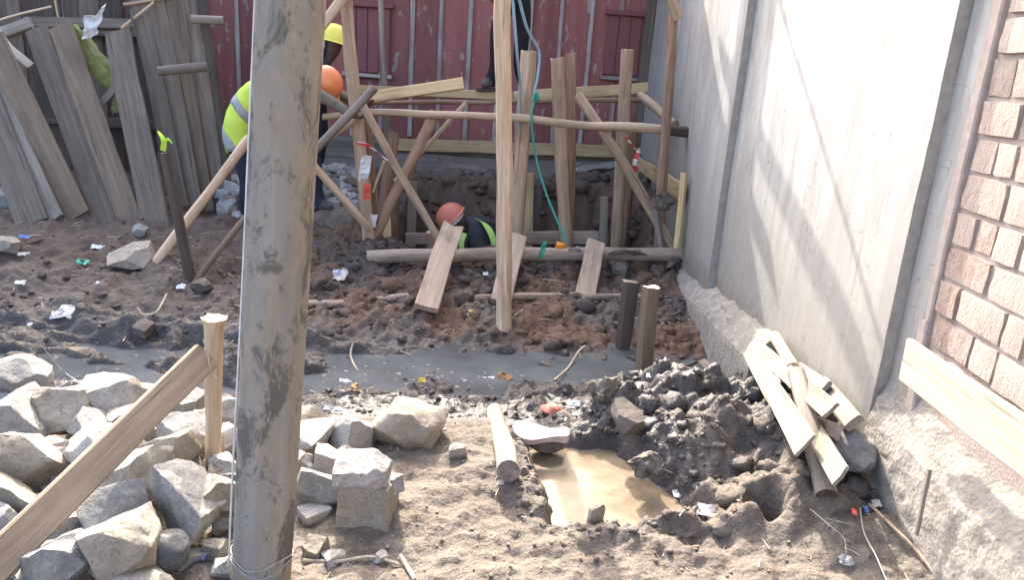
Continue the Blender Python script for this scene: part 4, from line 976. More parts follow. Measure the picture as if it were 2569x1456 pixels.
RT = [
 (1026, 1082, 178, 132, 'tan_stone', 'big rough tan boulder at the top of the dry bank', .08),
 (884, 1106, 90, 104, 'stone', 'pointed upright stone left of the big tan boulder', .05),
 (780, 1104, 88, 84, 'pale_stone', 'leaning pale slab right against the utility pole', .06),
 (757, 1168, 50, 66, 'stone', 'grey stone half hidden right of the utility pole', .05),
 (798, 1232, 108, 84, 'stone', 'flat grey stone left of the squared block', .05),
 (822, 1160, 66, 60, 'pale_stone', 'small white stone below the leaning pale slab', .05),
 (864, 1160, 64, 44, 'pale_stone', 'small white stone under the pointed upright stone', .05),
 (790, 1290, 66, 36, 'pale_stone', 'flat white chip lying left of the squared block', .02),
 (912, 1180, 128, 56, 'pale_stone', 'white jagged stone resting on the squared block', .205),
 (986, 1216, 40, 44, 'pale_stone', 'little white stone at the block top right corner', .14),
 (790, 1382, 54, 46, 'tan_stone', 'small tan stone low beside the utility pole', .015),
 (836, 1402, 48, 36, 'pale_stone', 'small pale pebble stone below the squared block', .01),
 (953, 1400, 26, 28, 'pale_stone', 'tiny white cube stone below the squared block', .02),
 (760, 1240, 50, 60, 'stone', 'grey sliver stone at the utility pole right edge', .04),
]
for i, (u, v, a, b, mt, lb, lift) in enumerate(RT): place_stone(u, v, a, b, mt, lb, 300 + i * 5, lift, group=G2, sub=4, **(dict(cuts=14, rough=.09, flat=.66) if 'boulder at' in lb else {}))
c = at(923, 1270, 2.36); stone('stone_block', Vector((c.x - .005, 2.365, .088)), (.205, .17, .205), 511, 'tan_stone', 'squared sandstone block with flat brown front face', 'block', None, (0, 0, -.04), cuts=3, rough=.012, sub=4, flat=1.35, spread=.1)
G3 = 'stones on the wet side of the ditch'
for i, (u, v, a, b, mt, lb) in enumerate([
 (1148, 1128, 46, 40, 'tan_stone', 'small tan stone at the right foot of the big boulder'),
 (350, 990, 44, 30, 'mud_stone', 'wet stone in the ditch left of the long board'), (405, 1000, 70, 40, 'mud_stone', 'larger wet stone in the ditch beside the board'),
 (150, 905, 60, 24, 'mud_stone', 'flat muddy stone lying in the ditch at left'), (210, 885, 60, 36, 'mud_stone', 'muddy clod stone at the far ditch edge, left'),
 (55, 893, 66, 24, 'mud_stone', 'flat muddy stone in the ditch near the left edge'), (1112, 916, 32, 20, 'tan_stone', 'small tan stone standing in the ditch water'),
 (330, 645, 110, 62, 'tan_stone', 'large angular tan rock lying on the left bank'), (1555, 668, 40, 38, 'tan_stone', 'small tan rock under the pit log at right'),
 (1190, 1000, 34, 20, 'tan_stone', 'small stone in the dark mud beyond the boulder'), (358, 818, 60, 28, 'mud_stone', 'muddy brick piece at the ditch edge under the straw'),
 (1005, 660, 26, 22, 'tan_stone', 'tiny stone stuck below the pit log at left'),
 (20, 612, 60, 46, 'tan_stone', 'tan stone by the fence at the left picture edge'), (355, 575, 40, 30, 'stone', 'pale stone at the fence foot left of the dark stake'), (512, 716, 46, 40, 'mud_stone', 'muddy stone at the foot of the thin brace')]):
    p = gp(u, v + b * .35); d = (p - CC).dot(CF); wd = a * d / FPX; ht = b * d / FPX
    stone('stone', p + Vector((0, .0, ht * .25)), (wd, (wd + ht) * .5, ht), 600 + i, mt, lb, 'stone', G3, (random.uniform(-.2, .2), random.uniform(-.2, .2), random.uniform(-.6, .6)), sub=3)
stone('rock_chunk', wx(2150, 1128, 1.37) + Vector((-.02, 0, .0)), (.17, .20, .15), 702, 'stone', 'rough grey concrete lump lodged against the wall foot', 'concrete lump', None, (.2, .1, .3), cuts=6, rough=.10)
p = gz(1492, 1322, .0); stone('stone_slab', p + Vector((0, .02, .03)), (.075, .035, .09), 711, 'tan_stone', 'small triangular slab standing at the near puddle rim', 'stone', None, (.1, .15, .5), cuts=5, flat=.7)
stone('stone_slab', gz(1575, 1045, .14), (.13, .16, .09), 713, 'mud_stone', 'flat sided pink grey rock stuck in the mud heap', 'stone', None, (.3, -.2, .4), sub=3)
stone('mud_clod', gz(1520, 985, .13), (.15, .13, .14), 717, 'heap_clod', 'upright dark clod at the top left of the mud heap', 'clod', None, (.1, .2, .2), cuts=7, rough=.24)
stone('mud_clod', gz(1812, 1325, .04), (.09, .08, .06), 719, 'heap_clod', 'lump of mud left of the hollow', 'clod', None, cuts=8, rough=.22, sub=3)
stone('mud_clod', gz(1625, 1170, .06), (.13, .11, .10), 721, 'heap_clod', 'dark upright clod at the right puddle bank', 'clod', None, (.2, -.1, .6), cuts=7, rough=.24)
stone('mud_clod', gz(2125, 1215, .10), (.09, .09, .07), 723, 'mud_stone', 'clod under the offcuts beside the wall', 'clod', None, cuts=7, rough=.1, sub=3)
# far rubble heaps
for (u0, u1, v0, v1, n, lb, gr, Y) in ((548, 618, 448, 545, 16, 'grey broken stone in the small heap left of the utility pole', 'rubble heap left of the utility pole', 6.9), (796, 905, 424, 522, 30, 'grey broken stone in the small heap right of the utility pole', 'rubble heap right of the utility pole', 7.2)):
    for i in range(n):
        t = i / n; v = v0 + (v1 - v0) * t; u = random.uniform(u0, u1) if i > 2 else u0 + (u1 - u0) * (i + .5) / 3
        s = random.uniform(.09, .17); p = at(u, v, Y - .5 * t)
        stone('rubble_stone', p, (s * 1.25, s, s * .8), 800 + i + n, 'rubble_grey' if random.random() < .75 else 'mud_stone', lb, 'stone', gr, (random.uniform(-.6, .6), random.uniform(-.5, .5), random.uniform(0, 3)), sub=3)
stone('earth_bank', at(860, 560, 6.75), (.62, .5, .34), 871, 'mud_stone', 'flat topped lump of earth under the right rubble heap', 'earth lump', None, (0, 0, .1), cuts=8, rough=.09)
stone('earth_bank', at(590, 560, 6.75) + Vector((.02, .2, -.12)), (.8, .6, .35), 873, 'mud_stone', 'earth lump carrying the left rubble heap', 'earth lump', None, (0, 0, .1), cuts=8, rough=.09)
for i, (u, v, s) in enumerate(((1500, 425, .5), (1575, 432, .42), (1430, 420, .32), (1545, 415, .4), (1180, 425, .6))):
    p = gp(u, v); stone('paving_slab', p + Vector((0, .05, .0)), (s, s * .8, .07), 880 + i, 'stone', ['broken grey paving piece behind the slanted post', 'broken paving piece below the wall corner', 'small broken paving piece behind the twin posts', 'broken paving piece nearest the yellow board', 'wide wet paving piece left of the tallest pole'][i], 'paving piece', 'broken paving beyond the pit', (random.uniform(-.05, .05), random.uniform(-.05, .05), random.uniform(0, 2)), sub=3, cuts=6)

# ================================================================== PEOPLE
def skin_body(name, J, E, root='pelvis'):
    """J: joint -> (position, radius); grows one continuous body over the joints"""
    names = list(J); me = bpy.data.meshes.new(name); me.from_pydata([tuple(J[n][0]) for n in names], [(names.index(a), names.index(b)) for a, b in E], [])
    o = bpy.data.objects.new(name, me); COL.objects.link(o)
    o.modifiers.new('skin', 'SKIN')
    for n, sv in zip(names, me.skin_vertices[0].data):
        r = J[n][1]; sv.radius = r if isinstance(r, tuple) else (r, r); sv.use_root = (n == root)
    ss = o.modifiers.new('sub', 'SUBSURF'); ss.levels = 2; ss.render_levels = 2
    dg = bpy.context.evaluated_depsgraph_get(); ev = o.evaluated_get(dg)
    out = bpy.data.meshes.new_from_object(ev); bpy.data.objects.remove(o)
    bm = bmesh.new(); bm.from_mesh(out); bmesh.ops.delete(bm, geom=[v for v in bm.verts if not v.link_faces], context='VERTS'); bm.to_mesh(out); bm.free(); smooth(out); return out
def person(J, E, mats, zone, root_loc, label, head=None, face=None):
    """zone(a,b) -> index in mats for the faces nearest the bone a-b"""
    t = thing('person', root_loc, label, 'person')
    me = skin_body('body', J, E)
    if head is not None and face is not None:                             # nose, brow and chin pressed out of the head
        hc = J[head][0]; fd = face.normalized(); upv = (J[head][0] - J['neck'][0]).normalized(); sv = fd.cross(upv).normalized(); upv = sv.cross(fd)
        for v in me.vertices:
            q = v.co - hc; a, b, c = q.dot(fd), q.dot(upv), q.dot(sv)
            if q.length < .2 and a > 0:
                v.co += fd * (.022 * math.exp(-((b + .01) / .022) ** 2 - (c / .016) ** 2) + .010 * math.exp(-((b + .085) / .025) ** 2 - (c / .03) ** 2) - .008 * math.exp(-((b - .018) / .016) ** 2 - ((abs(c) - .032) / .016) ** 2))
    seg = [(J[a][0], J[b][0], zone(a, b), max(1e-3, .5 * sum((J[n][1][0] if isinstance(J[n][1], tuple) else J[n][1]) for n in (a, b)))) for a, b in E]
    sel = []
    for f in me.polygons:
        c = f.center; best = (1e9, 0, 0)
        for i, (a, b, zi, rr) in enumerate(seg):
            ab = b - a; tt = max(0, min(1, (c - a).dot(ab) / ab.length_squared)); d = (c - a - ab * tt).length / rr
            if d < best[0]: best = (d, zi, i)
        f.material_index = best[1]; sel.append(best[2])
    body = link('body', me, mats, None, t)
    return t, body, me, sel
def shell(name, me, faces, off, mat, parent, th=.004, cut=()):
    """clothing: a copy of some of the body's faces, lifted off it and trimmed by planes (point, outward normal)"""
    bm = bmesh.new(); bm.from_mesh(me); bm.faces.ensure_lookup_table(); keep = set(faces)
    bmesh.ops.delete(bm, geom=[f for f in bm.faces if f.index not in keep], context='FACES')
    bmesh.ops.delete(bm, geom=[v for v in bm.verts if not v.link_faces], context='VERTS')
    for co, no in cut: bmesh.ops.bisect_plane(bm, geom=bm.verts[:] + bm.edges[:] + bm.faces[:], plane_co=co, plane_no=no, clear_outer=True)
    bm.normal_update()
    for v in bm.verts: v.co += v.normal * (off + .006 * noise.noise(v.co * 16))
    for f in bm.faces: f.material_index = 0
    m2 = bpy.data.meshes.new(name); bm.to_mesh(m2); bm.free(); smooth(m2); o = link(name, m2, mat, None, parent)
    sd_m = o.modifiers.new('solid', 'SOLIDIFY'); sd_m.thickness = th; sd_m.offset = 1; return o
def helmet(parent, c, upv, fwd, mat, size=1.0):
    upv = upv.normalized(); sx = fwd.cross(upv).normalized(); fw = upv.cross(sx).normalized()
    bm = bmesh.new(); nr, ns = 12, 36; a_, b_, h_ = .142 * size, .116 * size, .135 * size; rows = []
    for i in range(nr + 1):
        ph = math.pi / 2 * i / nr; row = []
        for q in range(ns):
            th = 2 * math.pi * q / ns; rr = math.cos(ph) ** .9; ridge = .006 * math.exp(-(math.sin(th) * rr / .18) ** 2) * math.sin(ph)
            row.append(bm.verts.new(fw * (a_ * rr * math.cos(th)) + sx * (b_ * rr * math.sin(th)) + upv * (h_ * math.sin(ph) + ridge)))
        rows.append(row)
    for A, B in zip(rows, rows[1:]):
        for q in range(ns): bm.faces.new((A[q], A[(q + 1) % ns], B[(q + 1) % ns], B[q]))
    rim = []
    for q in range(ns):
        th = 2 * math.pi * q / ns; pk = .016 + .055 * max(0, math.cos(th)) ** 2.5
        k = 1 + pk / a_; rim.append(bm.verts.new(fw * (a_ * k * math.cos(th)) + sx * (b_ * (1 + .016 / b_) * math.sin(th)) - upv * (.010 + .02 * max(0, math.cos(th)) ** 3)))
    for q in range(ns): bm.faces.new((rim[q], rim[(q + 1) % ns], rows[0][(q + 1) % ns], rows[0][q]))
    bmesh.ops.remove_doubles(bm, verts=bm.verts, dist=1e-5); bmesh.ops.recalc_face_normals(bm, faces=bm.faces)
    bmesh.ops.solidify(bm, geom=bm.faces[:], thickness=.004)
    me = bpy.data.meshes.new('helmet'); bm.to_mesh(me); bm.free(); smooth(me, 50); return link('helmet', me, mat, Matrix.Translation(c), parent)
def hand(J, E, tag_, wrist, d, side, curl):
    """palm and five bent fingers growing from the wrist"""
    d = d.normalized(); side = (side - d * side.dot(d)).normalized(); nrm = d.cross(side)
    J[tag_ + 'palm'] = (wrist + d * .06, (.030, .022)); E.append((tag_ + 'wrist', tag_ + 'palm'))
    for i, (off, ln) in enumerate(((-.028, .062), (-.010, .075), (.010, .080), (.028, .072))):
        a = wrist + d * .085 + side * off; b = a + (d * .7 + nrm * curl).normalized() * ln * .55; c = b + (d * .2 + nrm * curl * 1.6).normalized() * ln * .5
        for k, (p, r) in enumerate(((a, .010), (b, .0088), (c, .0072))): J[f'{tag_}f{i}{k}'] = (p, r)
        E += [(tag_ + 'palm', f'{tag_}f{i}0'), (f'{tag_}f{i}0', f'{tag_}f{i}1'), (f'{tag_}f{i}1', f'{tag_}f{i}2')]
    a = wrist + d * .04 + side * .036; b = a + (d * .6 + side * .6 + nrm * curl * .5).normalized() * .035; c = b + (d + nrm * curl).normalized() * .03
    for k, (p, r) in enumerate(((a, .0115), (b, .0098), (c, .008))): J[f'{tag_}t{k}'] = (p, r)
    E += [(tag_ + 'palm', tag_ + 't0'), (tag_ + 't0', tag_ + 't1'), (tag_ + 't1', tag_ + 't2')]
def std_edges():
    return [('pelvis', 'waist'), ('waist', 'chest'), ('chest', 'collar'), ('collar', 'neck'), ('neck', 'jaw'), ('jaw', 'head'), ('head', 'crown'),
            ('collar', 'Lsh'), ('Lsh', 'Lel'), ('Lel', 'Lwrist'), ('collar', 'Rsh'), ('Rsh', 'Rel'), ('Rel', 'Rwrist'),
            ('pelvis', 'Lhip'), ('Lhip', 'Lkn'), ('Lkn', 'Lan'), ('Lan', 'Lheel'), ('Lan', 'Ltoe'), ('pelvis', 'Rhip'), ('Rhip', 'Rkn'), ('Rkn', 'Ran'), ('Ran', 'Rheel'), ('Ran', 'Rtoe')]
RAD = dict(pelvis=(.15, .13), waist=(.145, .12), chest=(.165, .135), collar=(.12, .10), neck=.058, jaw=.070, head=(.082, .094), crown=.062,
           Lsh=.068, Lel=.050, Lwrist=.036, Rsh=.068, Rel=.050, Rwrist=.036, Lhip=.092, Lkn=.066, Lan=.048, Lheel=.036, Ltoe=.034, Rhip=.092, Rkn=.066, Ran=.048, Rheel=.036, Rtoe=.034)
def mkJ(P): return {k: (Vector(P[k]), RAD[k]) for k in P}
def zones(skin, top, bottom, boot, sleeve=None):
    def z(a, b):
        if a.endswith(('heel', 'toe')) or b.endswith(('heel', 'toe')): return boot
        if b[0] in 'LR' and (b[1:3] in ('kn', 'an', 'hi')): return bottom
        if b[1:] == 'wrist' or b[1:] == 'el' or b[1:] == 'sh': return sleeve if sleeve is not None else top
        if b in ('neck', 'jaw', 'head', 'crown') or 'palm' in b or 'palm' in a or (len(b) > 2 and b[0] in 'LR' and b[1] in 'ft'): return skin
        return top
    return z
TORSO = {('pelvis', 'Lhip'), ('pelvis', 'Rhip'), ('pelvis', 'waist'), ('waist', 'chest'), ('chest', 'collar'), ('collar', 'Lsh'), ('collar', 'Rsh')}
def biggest(me, g):
    """the largest edge-connected patch of faces"""
    ek = {}
    for i in g:
        for e in me.polygons[i].edge_keys: ek.setdefault(e, []).append(i)
    left = set(g); best = []
    while left:
        st = [left.pop()]; isl = list(st)
        while st:
            i = st.pop()
            for e in me.polygons[i].edge_keys:
                for j in ek[e]:
                    if j in left: left.discard(j); st.append(j); isl.append(j)
        if len(isl) > len(best): best = isl
    return best
def vest_on(t, body, me, sel, E, axis0, axis1, mat, bands, lo, hi, off=.016):
    d = (axis1 - axis0); L2 = d.length_squared; dn = d.normalized()
    fs = biggest(me, [f.index for f in me.polygons if tuple(E[sel[f.index]]) in TORSO and lo - .15 < (f.center - axis0).dot(d) / L2 < hi])
    vs = shell('vest', me, fs, off, mat, t, cut=[(axis0 + d * lo, -dn), (axis0 + d * (hi - .06), dn)])
    for (a, b) in bands:
        g = [i for i in fs if a - .15 < (me.polygons[i].center - axis0).dot(d) / L2 < b + .15]
        if g:
            q = shell('reflective_band', me, biggest(me, g), off + .005, 'reflective', t, cut=[(axis0 + d * a, -dn), (axis0 + d * b, dn)])
            q.parent = vs; q.matrix_parent_inverse = Matrix.Identity(4); q.matrix_basis = Matrix.Identity(4)
    return vs

# 1 bent worker with the orange helmet, side on, facing right
Y1 = 6.55; q = lambda u, v, dy=0.0: at(u, v, Y1 + dy)
pel = q(582, 314)
P = dict(pelvis=pel, waist=q(612, 258), chest=q(680, 220), collar=q(755, 212), neck=q(786, 212), jaw=q(800, 222), head=q(815, 214), crown=q(828, 196),
         Lsh=q(765, 225, -.19), Lel=q(828, 252, -.22), Lwrist=q(878, 285, -.30), Rsh=q(768, 222, .19), Rel=q(845, 232, .22), Rwrist=q(900, 262, .05),
         Lhip=q(590, 348, -.10), Lkn=q(622, 455, -.12), Lan=q(605, 560, -.10), Lheel=q(596, 575, -.10), Ltoe=q(655, 578, -.12),
         Rhip=q(610, 350, .10), Rkn=q(792, 398, .06), Ran=q(796, 505, .05), Rheel=q(785, 520, .05), Rtoe=q(835, 524, .03))
J = mkJ(P); J['pelvis'] = (J['pelvis'][0], (.165, .15)); E_ = std_edges(); hand(J, E_, 'L', P['Lwrist'], q(915, 300, -.32) - P['Lwrist'], Vector((0, -1, 0)), -.6); hand(J, E_, 'R', P['Rwrist'], q(930, 268, 0) - P['Rwrist'], Vector((0, 1, 0)), .6)
t, body, me, sel = person(J, E_, ['skin', 'black_cloth', 'navy', 'boot', 'olive_sleeve'], zones(0, 1, 2, 3, 4), q(640, 578), 'worker bending over in orange helmet and lime vest behind the utility pole', 'head', Vector((.75, -.1, -.65)))
vest_on(t, body, me, sel, E_, P['pelvis'], P['collar'], 'vest', [(-.10, .0), (.22, .32)], -.30, 1.02, .02)
helmet(t, P['head'].lerp(P['crown'], .35), P['crown'] - P['jaw'] + Vector((.05, -.06, .02)), Vector((.5, -.1, -.85)), 'orange_helmet', 1.0)

# 2 worker with the yellow helmet, standing behind the utility pole
Y2 = 7.45; q = lambda u, v, dy=0.0: at(u, v, Y2 + dy); hx = q(838, 112); g2 = gnd(q(800, 500).x, Y2 + .0)
bx_ = q(790, 300).x
P = dict(pelvis=Vector((bx_, Y2, g2 + .92)), waist=Vector((bx_, Y2, g2 + 1.08)), chest=Vector((bx_ + .03, Y2, g2 + 1.27)), collar=q(808, 168), neck=q(820, 150), jaw=q(832, 130), head=q(838, 108), crown=q(838, 75),
         Lsh=q(795, 180, -.19), Lel=q(780, 265, -.22), Lwrist=q(770, 330, -.28), Rsh=q(800, 180, .19), Rel=q(780, 265, .22), Rwrist=q(770, 330, .28),
         Lhip=Vector((bx_, Y2 - .1, g2 + .86)), Lkn=Vector((bx_ + .04, Y2 - .11, g2 + .48)), Lan=Vector((bx_ - .02, Y2 - .11, g2 + .09)), Lheel=Vector((bx_ - .07, Y2 - .11, g2 + .04)), Ltoe=Vector((bx_ + .16, Y2 - .13, g2 + .035)),
         Rhip=Vector((bx_, Y2 + .1, g2 + .86)), Rkn=Vector((bx_ + .04, Y2 + .11, g2 + .48)), Ran=Vector((bx_ - .02, Y2 + .11, g2 + .09)), Rheel=Vector((bx_ - .07, Y2 + .11, g2 + .04)), Rtoe=Vector((bx_ + .16, Y2 + .13, g2 + .035)))
J = mkJ(P); E_ = std_edges(); hand(J, E_, 'L', P['Lwrist'], Vector((0, 0, -1)), Vector((1, 0, 0)), .4); hand(J, E_, 'R', P['Rwrist'], Vector((0, 0, -1)), Vector((1, 0, 0)), -.4)
t, body, me, sel = person(J, E_, ['skin', 'charcoal', 'navy', 'boot'], zones(0, 1, 2, 3), Vector((bx_, Y2, g2)), 'worker in yellow helmet standing mostly hidden behind the utility pole', 'head', Vector((1, -.35, -.12)))
vest_on(t, body, me, sel, E_, P['pelvis'], P['collar'], 'vest', [(.2, .32)], -.05, .97)
helmet(t, P['head'].lerp(P['crown'], .25), Vector((.16, 0, 1)), Vector((1, -.25, -.16)), 'yellow_helmet', 1.05)

# 3 worker crouching in the pit
Y3 = 7.1; q = lambda u, v, dy=0.0: at(u, v, Y3 + dy)
P = dict(pelvis=q(1300, 720, .05), waist=q(1280, 635, .04), chest=q(1230, 575, .02), collar=q(1190, 546), neck=q(1170, 550), jaw=q(1150, 561, -.01), head=q(1136, 550), crown=q(1119, 533),
         Lsh=q(1192, 568, -.18), Lel=q(1218, 665, -.26), Lwrist=q(1150, 720, -.22), Rsh=q(1195, 580, .19), Rel=q(1172, 660, .24), Rwrist=q(1120, 715, .2),
         Lhip=q(1300, 735, -.1), Lkn=q(1230, 790, -.14), Lan=q(1280, 850, -.12), Lheel=q(1290, 858, -.12), Ltoe=q(1235, 862, -.12),
         Rhip=q(1300, 735, .1), Rkn=q(1230, 790, .14), Ran=q(1280, 850, .12), Rheel=q(1290, 858, .12), Rtoe=q(1235, 862, .12))
J = mkJ(P); J['Lsh'] = (J['Lsh'][0], .100); J['Lel'] = (J['Lel'][0], .095); E_ = std_edges(); hand(J, E_, 'L', P['Lwrist'], Vector((-.7, 0, -.7)), Vector((0, 1, 0)), .5); hand(J, E_, 'R', P['Rwrist'], Vector((-.7, 0, -.7)), Vector((0, 1, 0)), .5)
t, body, me, sel = person(J, E_, ['skin', 'charcoal', 'navy', 'boot'], zones(0, 1, 2, 3), Vector((P['Lan'].x, Y3, P['Lheel'].z - .03)), 'worker in pinkish red helmet crouching in the pit', 'head', Vector((-.75, -.1, -.65)))
vest_on(t, body, me, sel, E_, P['pelvis'], P['collar'], 'vest_green', [], .0, .62, .012)
ribbon('vest_strap', [q(1196, 549, -.16), q(1214, 560, -.25), q(1230, 582, -.30), q(1240, 612, -.32), q(1243, 650, -.32)], .055, 'vest_green', parent=t, side=(1, 0, -.4))
ribbon('vest_strap', [q(1166, 585, -.27), q(1158, 610, -.30), q(1160, 650, -.30)], .045, 'vest_green', parent=t, side=(1, 0, 0))
hc = P['head'].lerp(P['crown'], .2); hu = Vector((-.62, -.10, .62))
helmet(t, hc, hu, Vector((-.70, -.25, -.68)), 'pink_helmet', 1.02)
sd_ = [hc + (Quaternion(hu.normalized(), a) @ Vector((.70, .0, .68)).normalized()) * .112 - hu.normalized() * .022 for a in [2 * math.pi * i / 16 for i in range(17)]]
ribbon('head_band', sd_, .05, 'white_band', parent=t, side=hu)

# 4 man standing on the beam, seen to the knees
Y4 = 7.6; q = lambda u, v, dy=0.0: at(u, v, Y4 + dy); z4 = q(1215, 226).z; xk = q(1312, 100).x
P = dict(pelvis=Vector((xk - .10, Y4, z4 + .95)), waist=Vector((xk - .10, Y4, z4 + 1.10)), chest=Vector((xk - .12, Y4, z4 + 1.28)), collar=Vector((xk - .13, Y4, z4 + 1.44)), neck=Vector((xk - .14, Y4, z4 + 1.5)), jaw=Vector((xk - .17, Y4, z4 + 1.57)), head=Vector((xk - .18, Y4, z4 + 1.64)), crown=Vector((xk - .17, Y4, z4 + 1.72)),
         Lsh=Vector((xk - .12, Y4 - .19, z4 + 1.40)), Lel=Vector((xk - .16, Y4 - .24, z4 + 1.12)), Lwrist=Vector((xk - .30, Y4 - .2, z4 + .92)), Rsh=Vector((xk - .12, Y4 + .19, z4 + 1.40)), Rel=Vector((xk - .14, Y4 + .24, z4 + 1.12)), Rwrist=Vector((xk - .2, Y4 + .2, z4 + .88)),
         Lhip=Vector((xk - .12, Y4 - .09, z4 + .88)), Lkn=q(1248, 62, -.06), Lan=q(1240, 198, -.02), Lheel=q(1250, 214, -.01), Ltoe=q(1206, 216, -.03),
         Rhip=Vector((xk - .04, Y4 + .02, z4 + .88)), Rkn=q(1312, 60, 0), Ran=q(1300, 205, .03), Rheel=q(1310, 218, .04), Rtoe=q(1345, 222, .02))
J = mkJ(P); J['Lkn'] = (J['Lkn'][0], .075); J['Rkn'] = (J['Rkn'][0], .082); J['Ltoe'] = (J['Ltoe'][0], .043); J['Lheel'] = (J['Lheel'][0], .04); J['Ran'] = (J['Ran'][0], .06)
E_ = std_edges(); hand(J, E_, 'L', P['Lwrist'], Vector((-.3, 0, -1)), Vector((0, 1, 0)), .5); hand(J, E_, 'R', P['Rwrist'], Vector((0, 0, -1)), Vector((0, 1, 0)), .5)
t, body, me, sel = person(J, E_, ['skin', 'charcoal', 'black_cloth', 'boot'], zones(0, 1, 2, 3), Vector((xk - .1, Y4, z4)), 'person in black trousers and grey boots standing on the beam', 'head', Vector((-1, -.2, -.2)))
helmet(t, P['head'].lerp(P['crown'], .25), Vector((0, 0, 1)), Vector((-1, -.2, 0)), 'yellow_helmet')
tube('boot_sole', [P['Lheel'] + Vector((.04, 0, -.034)), P['Lheel'].lerp(P['Ltoe'], .5) + Vector((0, 0, -.036)), P['Ltoe'] + Vector((-.04, 0, -.034))], .018, 'rubber', parent=t)

# ================================================================== LITTER AND SMALL THINGS
def lit(u, v, wpx, hpx, mat, label, cat='litter', amp=.25, group='scraps of litter on the mud', lift=.012, name='litter', tilt=.5):
    p = gp(u, v + hpx * .3); d = (p - CC).dot(CF); a = wpx * d / FPX / 2; b = hpx * d / FPX / 2; a *= .8; b *= .8
    s = min(a, b)
    name = {'paper': 'paper_scrap', 'leaf_brown': 'fallen_leaf', 'leaf_yellow': 'fallen_leaf'}.get(mat, 'plastic_scrap'); cat = {'paper_scrap': 'paper', 'fallen_leaf': 'leaf'}.get(name, 'plastic')
    return sheet(name, p + Vector((0, 0, lift + b * tilt)), (a, random.uniform(-.2, .2) * a, random.uniform(-.1, .1) * a), (0, b * (1 - tilt) * 1.8, b * tilt), 7, 7, mat, label, cat, s * amp * 2, 1.1 / max(s, .01), group=group, outline=.35)
for a in [
 (62, 597, 34, 14, 'blue_scrap', 'crumpled blue scrap on the left bank'), (246, 622, 38, 16, 'white_plastic', 'white oval plastic lid on the left bank'), (208, 660, 34, 20, 'green_scrap', 'pale green torn packet below the white lid'),
 (60, 640, 34, 14, 'paper', 'dull paper piece near the left edge'), (52, 712, 30, 16, 'white_plastic', 'white scrap in the dark ground at far left'), (247, 713, 10, 9, 'white_plastic', 'tiny white bit in the middle of the left bank'),
 (455, 722, 26, 18, 'white_plastic', 'white crumpled scrap near the dark stake foot'), (165, 782, 56, 46, 'paper', 'crumpled brown paper bag at the ditch edge'), (142, 792, 30, 26, 'white_plastic', 'white plastic beside the crumpled paper bag'),
 (76, 818, 14, 10, 'white_plastic', 'tiny white bit at the water edge, far left'), (852, 690, 42, 46, 'paper', 'torn paper packet on the mud right of the utility pole'), (846, 684, 26, 16, 'blue_scrap', 'blue printed patch on the torn paper packet'),
 (1218, 690, 15, 13, 'white_plastic', 'small whitish bit on the pit bank'), (1182, 788, 20, 26, 'leaf_yellow', 'yellow wood chip on the pit bank'), (1420, 990, 0, 0, '', ''),
 (1218, 958, 46, 26, 'white_plastic', 'white and orange wrapper at the near ditch edge'), (1268, 948, 46, 26, 'leaf_brown', 'brown leaf beside the white wrapper'), (1058, 958, 26, 20, 'leaf_yellow', 'yellow leaf in the ditch mud'),
 (890, 975, 22, 24, 'leaf_brown', 'dry brown leaf in the ditch mud right of the pole'), (866, 962, 40, 16, 'white_plastic', 'clear plastic strip lying in the ditch'), (836, 1030, 58, 22, 'wire', 'grey flat plastic piece in the wet mud'),
 (1440, 1016, 44, 24, 'white_plastic', 'clear plastic piece at the foot of the mud heap'), (1700, 1245, 34, 26, 'white_plastic', 'white tissue at the right puddle shore, upper'), (1665, 1250, 36, 24, 'paper', 'white tissue at the right puddle shore, lower'),
 (1770, 1285, 60, 40, 'paper', 'cream tissue heap beside the hollow'), (1625, 1172, 22, 16, 'white_plastic', 'white bit on the mud heap above the puddle'), (1465, 1140, 46, 14, 'wire', 'grey foil strip floating at the puddle head'),
 (2160, 1282, 36, 18, 'blue_scrap', 'blue packet lying by the white rod'), (2140, 1290, 16, 18, 'red_plastic', 'red scrap next to the blue packet'), (2195, 1268, 26, 24, 'paper', 'white paper scrap against the wall foot'),
 (2118, 1410, 44, 34, 'wire', 'grey plastic leaf piece at the bottom right'), (508, 1400, 20, 30, 'blue_scrap', 'pale blue scrap left of the utility pole foot'), (1255, 1215, 22, 18, 'paper', 'pale chip beside the log end'),
 (880, 925, 0, 0, '', ''), (420, 935, 26, 12, 'leaf_brown', 'orange leaf on the ditch near the board'), (760, 740, 24, 16, 'leaf_brown', 'reddish leaf right of the utility pole'), (1630, 945, 26, 22, 'white_plastic', 'clear plastic cup beside the sunlit stake'),
 (1260, 895, 20, 8, 'leaf_brown', 'brown leaf floating in the ditch')]:
    if a[2]: lit(*a)
